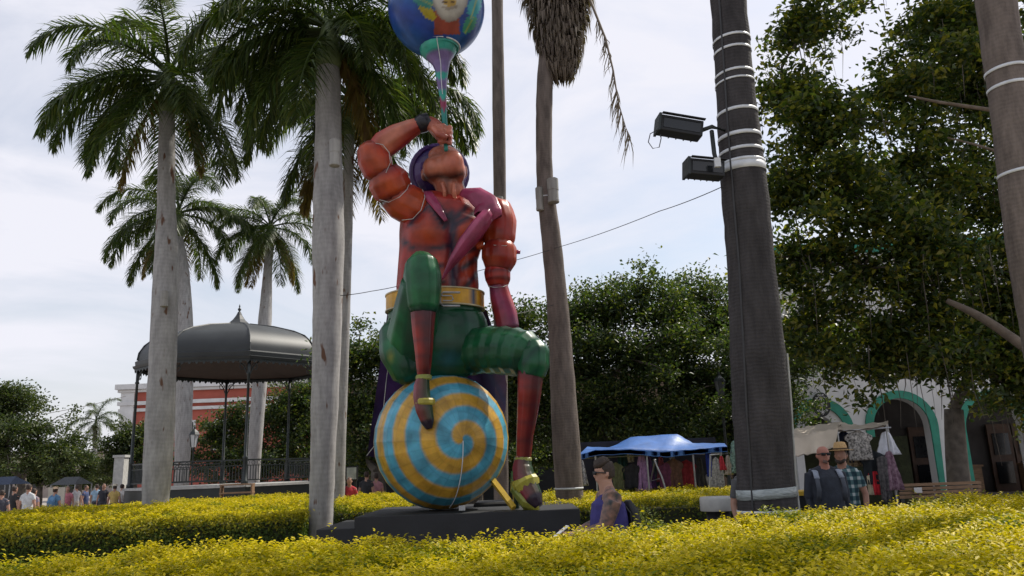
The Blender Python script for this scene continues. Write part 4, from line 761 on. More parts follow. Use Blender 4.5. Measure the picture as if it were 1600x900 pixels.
# torso with painted vest
strokes = [[(632, 378), (650, 390), (672, 389), (703, 384)], [(706, 335), (708, 390), (709, 456)], [(668, 300), (686, 322), (703, 345)], [(730, 322), (712, 342)], [(640, 352), (655, 330), (676, 322), (697, 352)], [(712, 352), (745, 330)], [(668, 318), (684, 340), (693, 356)], [(720, 395), (742, 388)], [(722, 420), (744, 404)], [(728, 448), (745, 428)], [(650, 420), (690, 415)], [(655, 445), (692, 440)]]
def torso_col(q, u, v):
    x, y = proj(q)
    if q.y > ST+.15: return MAG if y < 345 else RED
    c = lerp(RED, ORG, 1-min(1, min(math.hypot((x-668)/34, (y-362)/26), math.hypot((x-732)/28, (y-362)/24))))
    c = lerp(c, ORG, .75*max(0, 1-abs(y-415)/40)*max(0, 1-abs(abs(x-706)-22)/22))
    for i, s in enumerate(strokes):
        c = lerp(c, (.03, .025, .05) if i == 1 else DARK, near_line(x, y, s, 12 if i == 1 else 7)*1.25)
    return c
def torso_disp(q, nrm):
    x, y = proj(q); a = 0
    if q.y < ST:
        for cx, cy, rx, ry, am in ((666, 360, 34, 28, .16), (734, 358, 30, 26, .16), (690, 408, 14, 12, .05), (728, 408, 14, 12, .05), (688, 436, 14, 12, .05), (728, 436, 14, 12, .05)): a += am*math.exp(-((x-cx)/rx)**2*1.6-((y-cy)/ry)**2*1.6)
        a -= .07*near_line(x, y, strokes[1], 9)
    return nrm*a
part('torso', [(684, 462, 13), (684, 448, 13), (684, 425, 13.02), (685, 400, 13.03), (690, 372, 13.05), (696, 345, 13.08), (703, 328, 13.1), (708, 314, 13.12), (708, 302, 13.14)], [64, 65, 63, 62, 66, 71, 66, 48, 26], 18, 3, 4, torso_col, disp=torso_disp, ratio=.62)
# belt
def belt_col(q, u, v):
    x, y = proj(q)
    if q.y < ST and (736 < x < 745): return (.02, .05, .10)
    return lerp(YEL, (.45, .16, .02), near_line(x, y, [(727, 455), (729, 485)], 5)+near_line(x, y, [(752, 455), (754, 485)], 4))
def ellring(name, c, rx, ry, z0, z1, th, col, parent, n=40):
    b = MB(); vs = []
    for r_, z in ((0, z0), (th, z0), (th, z1), (0, z1)): vs += [Vector((c.x+(rx+r_)*math.cos(2*math.pi*j/n), c.y+(ry+r_)*math.sin(2*math.pi*j/n), c.z+z)) for j in range(n)]
    b.add(vs, [(k_*n+j, k_*n+(j+1) % n, ((k_+1) % 4)*n+(j+1) % n, ((k_+1) % 4)*n+j) for k_ in range(4) for j in range(n)], [col(q, 0, 0) for q in vs] if col else None); return b.build(name, MT['paint'] if col else MT['strap'], parent)
bc_ = P(680, 475, ST); bz = MPP(680, 470, ST); belt = ellring('belt', bc_, 72*bz, 54*bz, -10*bz, 13*bz, .05, belt_col, st)
ellring('belt_rim', bc_, 72*bz, 54*bz, 13*bz, 15*bz, .065, lambda *a: (.5, .42, .25), belt); ellring('belt_rim', bc_, 72*bz, 54*bz, -12*bz, -10*bz, .065, lambda *a: (.5, .42, .25), belt)
yb = bc_.y-54*bz-.085
b = MB(); tube(b, [P(x, y, yb) for x, y in ((719, 457), (692, 457), (688, 462), (688, 474), (693, 478), (719, 478))], .018, 6); tube(b, [P(x, y, yb-.01) for x, y in ((690, 462), (706, 462), (708, 467), (706, 470), (692, 470))], .012, 6); b.build('buckle', MT['metal'], belt)
# breeches
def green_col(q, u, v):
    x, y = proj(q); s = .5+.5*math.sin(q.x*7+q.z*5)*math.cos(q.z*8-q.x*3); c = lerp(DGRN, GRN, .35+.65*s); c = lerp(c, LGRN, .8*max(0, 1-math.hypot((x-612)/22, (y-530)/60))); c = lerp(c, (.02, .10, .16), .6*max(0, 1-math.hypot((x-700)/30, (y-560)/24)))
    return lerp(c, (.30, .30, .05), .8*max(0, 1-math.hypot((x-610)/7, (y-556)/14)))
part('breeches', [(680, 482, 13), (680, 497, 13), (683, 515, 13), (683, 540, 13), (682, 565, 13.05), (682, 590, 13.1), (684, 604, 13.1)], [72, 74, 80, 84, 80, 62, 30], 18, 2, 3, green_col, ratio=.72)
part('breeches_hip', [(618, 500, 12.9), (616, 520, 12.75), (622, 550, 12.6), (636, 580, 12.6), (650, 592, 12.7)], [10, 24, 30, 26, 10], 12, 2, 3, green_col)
# raised leg
def ridge(c0, c1, n):
    return lambda q, u, v: lerp(c0, c1, abs(math.sin(v*n*3.14))**.7*.8+.2*math.sin(u*19))
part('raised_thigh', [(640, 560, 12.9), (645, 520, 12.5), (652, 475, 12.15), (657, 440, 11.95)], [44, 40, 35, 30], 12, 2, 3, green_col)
def knee_col(q, u, v):
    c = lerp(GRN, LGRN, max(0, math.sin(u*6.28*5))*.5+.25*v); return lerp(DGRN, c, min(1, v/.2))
part('raised_knee', [(661, 489, 11.92), (661, 480, 11.92), (661, 455, 11.9), (660, 430, 11.9), (659, 412, 11.93), (658, 402, 11.97), (658, 397, 12)], [21, 25, 29, 30, 26, 16, 5], 14, 2, 3, knee_col)
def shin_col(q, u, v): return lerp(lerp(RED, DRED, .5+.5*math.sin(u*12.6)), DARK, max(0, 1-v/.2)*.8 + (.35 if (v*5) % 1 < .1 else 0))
part('shin', [(661, 484, 11.92), (661, 515, 11.9), (662, 545, 11.9), (662, 575, 11.92), (662, 594, 11.95)], [21, 18, 15, 12, 9], 10, 2, 3, shin_col)
BOOT = (.25, .03, .05)
def cuff(name, c, r, h, col, parent, tilt=None):
    b = MB(); loft(b, [c+Vector((0, 0, z)) for z in (-h/2, -h/4, h/4, h/2)], [r*.9, r, r, r*.9], 12, col=lambda *a: col); return b.build(name, MT['paint'], parent)
def boot_col(q, u, v): return lerp(BOOT, (.03, .06, .03), .5+.5*math.sin(u*6.28+1.5)) if v < .8 else DARK
bt = part('raised_boot', [(661, 590, 11.93), (659, 604, 11.9), (659, 620, 11.86), (663, 640, 11.84), (668, 658, 11.84), (671, 670, 11.86)], [10, 13, 14, 14, 11, 5], 10, 2, 3, boot_col)
cuff('ankle_ring', P(662, 590, 11.94), px(13, (662, 590), 11.9), .08, (.28, .30, .06), bt); cuff('boot_strap', P(664, 628, 11.85), px(16, (662, 628), 11.9), .1, (.42, .36, .05), bt)
b = MB(); loft(b, pl_((650, 612, 11.95), (655, 640, 11.92), (666, 668, 11.9)), [(.05, .1), (.06, .12), (.03, .06)], 8, col=lambda *a: (.22, .24, .05)); b.build('sole', MT['paint'], bt)
# outstretched leg
def thigh_col(q, u, v):
    c = lerp(DGRN, GRN, .35+.65*abs(math.sin(v*6+math.sin(u*12.6)*1.4))); x, y = proj(q)
    return lerp(c, LGRN, .35*max(0, math.sin(u*19)))
n_ = 15; pts = []; rr = []
for i in range(n_):
    s = i/(n_-1); pts.append((712+s*128, 552-8*math.sin(s*3.1)+s*6, 12.95-.75*s)); rr.append((33+5*math.sin(s*2.6))*(1+.03*(-1)**i)*(1 if i < n_-2 else (.86 if i == n_-2 else .5)))
part('outstretched_thigh', pts, rr, 13, 2, 2, thigh_col, ref=(0, 1, 0))
part('outstretched_knee', [(830, 535, 12.2), (834, 550, 12.18), (833, 570, 12.15), (830, 588, 12.15)], [16, 25, 26, 21], 12, 2, 3, thigh_col)
part('shin', [(829, 580, 12.15), (827, 612, 12.16), (824, 645, 12.2), (820, 680, 12.25), (818, 718, 12.3)], [21, 19, 16.5, 13.5, 11.5], 10, 2, 4, shin_col)
bt = part('boot', [(817, 714, 12.3), (816, 730, 12.28), (818, 746, 12.22), (826, 763, 12.12), (835, 779, 12.02), (842, 791, 11.98)], [12, 16, 18, 17, 14, 7], 10, 2, 3, boot_col)
cuff('ankle_ring', P(817, 718, 12.3), px(14, (817, 718), 12.3), .07, (.30, .30, .07), bt)
b = MB(); c0, c1 = P(820, 752, 12.2), P(823, 757, 12.16); loft(b, [c0+Vector((-.02, 0, .06)), c0, c1, c1+Vector((.02, 0, -.05))], [.19, .215, .215, .19], 12, col=lambda *a: (.40, .36, .05)); b.build('boot_strap', MT['paint'], bt)
b = MB(); zf = zpl+.01
loft(b, [P(801, 738, 12.32), P(806, 765, 12.25), P(822, 787, 12.1), P(842, 796, 11.98)], [(.03, .1), (.09, .13), (.08, .13), (.02, .06)], 8, col=lambda q, u, v: lerp((.05, .15, .05), (.40, .36, .05), v)); b.build('sole', MT['paint'], bt)
b = MB(); loft(b, [P(805, 750, 12.34), P(806, 775, 12.36), Vector((P(808, 796, 12.36).x, 12.36, zf))], [(.07, .1), (.05, .07), (.04, .05)], 8, col=lambda *a: (.02, .05, .03)); b.build('heel', MT['paint'], bt)
# arm raised to the mouth: puffed segments
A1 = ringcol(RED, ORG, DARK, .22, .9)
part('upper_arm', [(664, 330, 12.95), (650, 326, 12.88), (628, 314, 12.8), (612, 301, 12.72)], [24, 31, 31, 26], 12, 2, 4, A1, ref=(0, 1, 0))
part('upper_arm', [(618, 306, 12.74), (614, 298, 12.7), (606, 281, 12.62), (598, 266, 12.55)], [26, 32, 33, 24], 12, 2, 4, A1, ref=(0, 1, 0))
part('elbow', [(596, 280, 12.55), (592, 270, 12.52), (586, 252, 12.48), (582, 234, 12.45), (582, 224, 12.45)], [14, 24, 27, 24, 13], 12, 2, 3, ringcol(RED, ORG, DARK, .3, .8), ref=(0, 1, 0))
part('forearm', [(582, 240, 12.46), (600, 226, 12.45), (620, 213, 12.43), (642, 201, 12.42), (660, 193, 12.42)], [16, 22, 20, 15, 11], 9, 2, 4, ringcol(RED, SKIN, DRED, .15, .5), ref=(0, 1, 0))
part('wristband', [(652, 197, 12.42), (660, 193, 12.42), (672, 188, 12.42)], [13, 15, 13], 10, 1, 1, lambda *a: (.02, .018, .025), ref=(0, 1, 0))
def seam(pxs, Y, parent=None):
    b = MB(); tube(b, [P(x, y, Y+dy) for x, y, dy in pxs], .006, 5); b.build('seam_wire', MT['concrete'], parent or st)
seam([(571, 232, -.1), (583, 223, -.2), (598, 226, -.28), (608, 238, -.3), (610, 254, -.28), (603, 270, -.2)], 12.46); seam([(593, 312, -.15), (607, 316, -.32), (624, 308, -.36), (636, 296, -.25), (640, 286, -.1)], 12.7); seam([(628, 344, -.2), (645, 342, -.34), (658, 328, -.36), (664, 308, -.25), (660, 296, -.1)], 12.85)
# fist round the trumpet stem
mp = MPP(690, 205, 12.4); b = MB()
loft(b, pl_((668, 189, 12.42), (678, 196, 12.4), (687, 206, 12.4), (691, 218, 12.42)), [(10*mp, 9*mp), (13*mp, 10*mp), (13*mp, 10*mp), (8*mp, 7*mp)], 10)
for i, (yy, r_) in enumerate(((199, 4.6), (207, 5), (215, 4.8), (223, 4.2))):
    loft(b, pl_((685, yy-2, 12.32), (694, yy-2, 12.26), (702, yy, 12.3), (704, yy+1, 12.38), (698, yy+1, 12.46)), [r_*mp, r_*mp*1.05, r_*mp, r_*mp*.95, r_*mp*.7], 8)
loft(b, pl_((676, 200, 12.34), (685, 210, 12.22), (696, 214, 12.2), (704, 212, 12.24)), [6*mp, 6*mp, 5*mp, 3.6*mp], 8)
me = fuse(b, .022, 1, st.location, [MT['paint']], 'fist', lambda q: lerp(SKIN, (.33, .075, .05), .5+.5*math.sin(q.z*16))); o = link('fist', me, st)
# hanging arm
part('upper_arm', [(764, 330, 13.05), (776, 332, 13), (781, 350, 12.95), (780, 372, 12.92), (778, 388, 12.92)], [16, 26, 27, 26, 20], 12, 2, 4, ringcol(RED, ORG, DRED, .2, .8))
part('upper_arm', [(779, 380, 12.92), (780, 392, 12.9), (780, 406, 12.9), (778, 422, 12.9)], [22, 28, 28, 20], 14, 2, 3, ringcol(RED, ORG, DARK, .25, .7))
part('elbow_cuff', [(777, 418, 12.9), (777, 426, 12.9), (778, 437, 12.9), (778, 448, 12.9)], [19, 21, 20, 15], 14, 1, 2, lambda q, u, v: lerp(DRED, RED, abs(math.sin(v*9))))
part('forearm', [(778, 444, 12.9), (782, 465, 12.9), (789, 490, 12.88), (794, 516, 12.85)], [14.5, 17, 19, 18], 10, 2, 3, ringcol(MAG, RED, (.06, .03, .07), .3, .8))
mp = MPP(796, 520, 12.75); b = MB(); loft(b, pl_((793, 508, 12.85), (797, 522, 12.72), (802, 530, 12.6)), [(14*mp, 8*mp), (15*mp, 7*mp), (12*mp, 5*mp)], 10)
for i in range(4): loft(b, pl_((793+i*6, 526, 12.62), (794+i*7, 533, 12.5), (795+i*7.5, 541, 12.43)), [4*mp, 3.6*mp, 2.6*mp], 8)
loft(b, pl_((786, 516, 12.78), (779, 524, 12.64), (776, 532, 12.56)), [4.5*mp, 4*mp, 3*mp], 8)
link('hand', fuse(b, .022, 1, st.location, [MT['paint']], 'hand', lambda q: lerp(SKIN, DRED, .5)), st)
seam([(763, 382, -.15), (772, 383, -.3), (790, 384, -.3), (803, 381, -.1)], 12.9); seam([(763, 447, -.1), (772, 449, -.2), (786, 448, -.18), (793, 445, -.05)], 12.9)
part('elbow_peg', [(802, 393, 12.9), (813, 394, 12.9)], [4, 3], 8, 1, 1, lambda *a: MAG, ref=(0, 1, 0)); part('elbow_peg', [(744, 385, 12.85), (756, 383, 12.85)], [6, 7], 8, 1, 1, lambda *a: ORG, ref=(0, 1, 0))
# scarf over the chest
def scarf_col(q, u, v): return lerp(MAG, (.42, .08, .16), max(0, math.sin(u*12.6+v*3))*.8)
part('scarf', [(722, 300, 12.75), (742, 304, 12.62), (760, 318, 12.55), (763, 336, 12.45), (746, 358, 12.32), (728, 380, 12.28), (710, 405, 12.3), (698, 424, 12.36), (691, 436, 12.4)], [8, 15, 19, 24, 29, 26, 17, 8, 3], 9, 2, 3, scarf_col, ratio=.45, ref=(1, 0, .6))
part('scarf_collar', [(655, 302, 12.95), (668, 303, 12.72), (682, 322, 12.55), (697, 345, 12.45)], [8, 9, 7, 3], 8, 2, 3, scarf_col, ratio=.5)
# cape
def cape(rows, name):
    G = []; 
    for r_ in rows: G.append([P(*q) for q in r_])
    b = MB(); h, w_ = len(G), len(G[0]); m_ = 4; vs = []; W2 = (w_-1)*m_+1
    for i in range(h):
        for j in range(W2):
            a, s = divmod(j, m_); s /= m_; p = G[i][min(a, w_-1)].lerp(G[i][min(a+1, w_-1)], s); vs.append(p+Vector((0, .06*math.sin(j*1.7)*i/h, 0)))
    fs = [(i*W2+j, (i+1)*W2+j, (i+1)*W2+j+1, i*W2+j+1) for i in range(h-1) for j in range(W2-1)]; N_ = len(vs)
    b.add(vs+[v+Vector((0, .03, 0)) for v in vs], fs+[tuple(N_+q for q in f[::-1]) for f in fs]+[(i*W2, N_+i*W2, N_+(i+1)*W2, (i+1)*W2) for i in range(h-1)]+[((h-1)*W2+j, N_+(h-1)*W2+j, N_+(h-1)*W2+j+1, (h-1)*W2+j+1) for j in range(W2-1)], [lerp(PUR, (.035, .02, .06), .5+.5*math.sin(v.x*9)) for v in vs]*2); b.build(name, MT['paint'], st)
cape([[(606, 484, 13.5), (650, 480, 13.8), (720, 480, 13.8), (760, 484, 13.6)], [(597, 545, 13.6), (650, 545, 14), (720, 545, 14), (780, 545, 13.8)], [(588, 610, 13.7), (650, 610, 14.2), (720, 610, 14.2), (792, 600, 13.9)], [(580, 665, 13.8), (650, 670, 14.3), (720, 670, 14.3), (790, 640, 14)], [(574, 712, 13.8), (640, 730, 14.3), (720, 720, 14.3), (781, 660, 14)]], 'cape')
seam([(608, 560, 0), (603, 600, 0), (598, 650, .05), (590, 690, .05), (573, 712, .05)], 12.95)
# head thrown back: jaw, chin, cheeks, neck in one skin
mp = MPP(700, 265, 12.8); b = MB()
loft(b, pl_((708, 322, 13.05), (706, 306, 12.98), (702, 290, 12.92), (698, 276, 12.9)), [(30*mp, 26*mp), (24*mp, 22*mp), (23*mp, 22*mp), (26*mp, 24*mp)], 14)
ellipsoid(b, P(692, 266, 12.9), (32*mp, 34*mp, 26*mp)); ellipsoid(b, P(706, 255, 12.62), (19*mp, 16*mp, 22*mp)); ellipsoid(b, P(676, 264, 12.72), (16*mp, 20*mp, 19*mp)); ellipsoid(b, P(719, 268, 12.72), (9*mp, 18*mp, 16*mp))
ellipsoid(b, P(663, 273, 12.95), (6*mp, 8*mp, 11*mp)); ellipsoid(b, P(726, 268, 12.95), (5*mp, 8*mp, 11*mp)); ellipsoid(b, P(698, 238, 12.66), (9*mp, 10*mp, 6*mp)); ellipsoid(b, P(694, 244, 13.0), (26*mp, 30*mp, 14*mp)); loft(b, pl_((694, 236, 12.85), (693, 226, 12.92), (692, 232, 13.05)), [5*mp, 7*mp, 4*mp], 8)
for s in (-1, 1): loft(b, pl_((704+s*9, 322, 12.78), (702+s*7, 300, 12.66), (700+s*10, 284, 12.66)), [4*mp, 4*mp, 3*mp], 6)
def head_col(q):
    x, y = proj(q); c = lerp(SKIN, (.48, .10, .06), .6*max(0, 1-math.hypot((x-708)/18, (y-258)/22))); c = lerp(c, (.045, .02, .02), .95*near_line(x, y, [(664, 278), (684, 275), (704, 278), (722, 272)], 9)); c = lerp(c, (.12, .035, .025), .7*near_line(x, y, [(698, 282), (700, 305)], 6)); return lerp(c, DARK, near_line(x, y, [(664, 284), (676, 302), (690, 318), (705, 332)], 5)+.9*near_line(x, y, [(724, 284), (728, 300), (714, 330)], 5))
head = link('head', fuse(b, .028, 2, st.location, [MT['paint']], 'head', head_col), st)
b = MB(); hc = P(686, 271, 13.3); ellipsoid(b, hc, (46*mp, 34*mp, 44*mp), 20, 14, col=lambda q: lerp(PUR, (.03, .02, .10), .5+.5*math.sin(q.z*8))); hat = b.build('hat', MT['paint'], head)
b = MB(); ax = (P(692, 262, 12.7)-hc).normalized(); u_ = ax.cross(Vector((1, 0, 0))).normalized(); v_ = ax.cross(u_); n = 28; tube(b, [hc+ax*.06+(u_*math.cos(2*math.pi*i/n)*44*mp+v_*math.sin(2*math.pi*i/n)*45*mp) for i in range(n+1)], .05, 7); b.c = [(.07, .03, .16)]*len(b.v); b.build('hat_brim', MT['paint'], hat)

# ------------------------------------------------------------------ spiral ball
bc2 = P(690, 692, ST); RB = 105*MPP(690, 692, ST); bc2.z = zpl+RB+.004
ball = thing('spiral_ball', 'large faceted ball painted with a yellow and blue spiral under the statue', 'ball', (bc2.x, bc2.y, zpl))
view = (CAM-bc2).normalized(); rgt = view.cross(Vector((0, 0, 1))).normalized()*-1; upv = rgt.cross(view)*-1
if upv.z < 0: upv = -upv
pole = (view*math.cos(R(17))+rgt*math.sin(R(17))).normalized(); e1 = (rgt-pole*rgt.dot(pole)).normalized(); e2 = pole.cross(e1); e2 = -e2 if e2.z > 0 else e2       # e2 points down: t runs clockwise
b = MB(); nu, nv = 30*7, 112; vs = []; cs = []; fs = []
def facet(a, k_, step): f, s = divmod(a, step); return f*step, (f+1)*step, s/step
for i in range(nv+1):
    th = math.pi*i/nv
    for j in range(nu):
        f, s = divmod(j, 7); s /= 7; t0, t1 = 2*math.pi*f/30, 2*math.pi*(f+1)/30; i0 = (i//7)*7; si = (i-i0)/7; th0, th1 = math.pi*i0/nv, math.pi*min(i0+7, nv)/nv
        def sp(th_, t_): return pole*math.cos(th_)+(e1*math.cos(t_)+e2*math.sin(t_))*math.sin(th_)
        d = (sp(th0, t0)*(1-s)+sp(th0, t1)*s)*(1-si)+(sp(th1, t0)*(1-s)+sp(th1, t1)*s)*si; vs.append(bc2+d*RB)
        ang = math.degrees(th); tt = (t0*(1-s)+t1*s)/(2*math.pi); ph = ((ang-8)/26-tt) % 1; e = min(abs(ph-.5), ph, 1-ph)*26/1.2
        BB, YY = (.09, .37, .50), (.60, .34, .045); c = BB if ph > .5 else YY; o_ = YY if ph > .5 else BB; c = lerp(lerp(c, o_, .5), c, e); sm_ = .87 if (j % 7 == 0 or i % 7 == 0) else 1; fv = .9+.2*(((f*7+(i//7)*13) % 11)/11); cs.append(tuple(q*random.uniform(.95, 1.04)*sm_*fv for q in c))
for i in range(nv):
    for j in range(nu): fs.append((i*nu+j, i*nu+(j+1) % nu, (i+1)*nu+(j+1) % nu, (i+1)*nu+j))
b.add(vs, fs, cs); b.build('shell', MT['paint'], ball)
b = MB(); tube(b, [bc2+(pole*math.cos(a)+e2*math.sin(a))*(RB+.004) for a in np.linspace(.02, 1.25, 14)], .008, 5); b.build('tether_cord', MT['strap'], ball)
b = MB(); b.box(P(722, 797, 12.0)+Vector((0, 0, .03)), (.09, .08, .07)); b.build('tether_anchor', MT['metal'], ball)
b = MB(); loft(b, pl_((768, 748, 12.75), (786, 771, 12.5), (803, 794, 12.3)), [.055]*3, 4, rot=.78); tag(b.build('prop_strut', MT['yellow']), 'yellow wooden prop leaning between the ball and the platform', 'prop')

# ------------------------------------------------------------------ trumpet and globe
gt = thing('trumpet_globe', 'teal and purple trumpet topped by a blue globe painted with a face', 'globe', P(697, 236, 12.4))
TEAL = (.03, .30, .24); VIO = (.17, .12, .28)
def tr_col(q, u, v):
    x, y = proj(q)
    if v > .78: return lerp(TEAL, (.05, .4, .3), max(0, math.sin(u*12)))
    if y < 112: return lerp(TEAL, VIO, (.78-v)/.05)
    if y < 122: return TEAL
    if y < 142: return VIO
    if y < 154: return TEAL
    if y < 172: return MAG
    return lerp(TEAL, (.02, .12, .12), .5)
tp = [(697, 236), (696, 210), (694, 180), (692, 150), (690, 125), (690, 108), (689, 99), (688, 92), (687, 85), (686, 79), (686, 74)]
part('trumpet', [(x, y, 12.38) for x, y in tp], [3, 4, 4.5, 5.5, 8.5, 11, 14, 19, 25, 30, 31.5], 18, 2, 3, tr_col, gt, smooth=True)
gm = MPP(682, 14, 12.38); gc = P(682, 14, 12.38); RG = 75*gm; b = MB()
def globe_col(q):
    d = (q-gc)/RG; x, y = proj(q)
    if (q-gc).dot(CAM-q) < 0: return (.02, .06, .26)
    # face is a pale oval turned a little to one side, with leaves as hair
    c = lerp((.02, .06, .30), (.015, .10, .34), .5+.5*math.sin(d.x*6+d.z*9))
    fx, fy = (x-703)/29, (y+12)/46; f = fx*fx+fy*fy
    if abs(x-698-(y-40)*.05) < 20 and 18 < y < 54: c = (.30, .07, .045)
    for lx, ly, a, rx, ry, cc in ((668, 18, .8, 9, 17, (.45, .36, .03)), (734, 38, -.5, 9, 16, (.05, .30, .18)), (660, 0, 1.1, 10, 20, (.04, .26, .22)), (742, 8, -.3, 10, 22, (.04, .32, .36)), (668, -28, .5, 10, 24, (.04, .3, .2)), (738, -24, -.8, 11, 24, (.05, .34, .4)), (684, -52, .2, 10, 22, (.4, .34, .04)), (718, -54, -.3, 10, 22, (.05, .3, .2))):
        u_ = (x-lx)*math.cos(a)-(y-ly)*math.sin(a); w_ = (x-lx)*math.sin(a)+(y-ly)*math.cos(a); rr_ = (u_/rx)**2+(w_/ry)**2+.25*math.sin(w_*1.1)
        if rr_ < 1: c = lerp(cc, (.5, .45, .05), max(0, 1-abs(u_)/2.0)*.7)
    if f < 1:
        c = lerp((.52, .50, .44), (.24, .22, .20), max(0, (f-.6)/.4))
        if abs(y-3) < 7-((x-703)/5.5)**2*1.6: c = (.50, .33, .08) if abs(y-3) > .9 else (.06, .03, .02)
        if near_line(x, y, [(693, 11), (703, 13), (713, 11)], 2.5) > 0: c = lerp(c, (.2, .15, .1), .6)
        for ex in (691, 716):
            if ((x-ex)/7)**2+((y+26)/3.4)**2 < 1: c = (.03, .03, .04)
        if near_line(x, y, [(704, -22), (701, -8), (706, -6)], 1.8) > 0: c = (.25, .2, .16)
    return c
ellipsoid(b, gc, (RG, RG, RG), 160, 100, Matrix.Rotation(0, 3, 'Z'), col=globe_col); b.build('globe', MT['paint'], gt, True)
b = MB(); c = P(686, 74, 12.38); rr_ = 32*gm; tube(b, [c+Vector((rr_*math.cos(a), rr_*math.sin(a), 0)) for a in np.linspace(0, 2*math.pi, 30)], .016, 6); b.build('bell_rim', MT['strap'], gt)
b = MB(); tube(b, [P(x, y, 12.38)-Vector((0, r_*gm+.01, 0)) for (x, y), r_ in zip(tp[3:], (5.5, 8.5, 11, 14, 19, 25, 30, 31.5))], .007, 5); b.build('seam_wire', MT['strap'], gt)
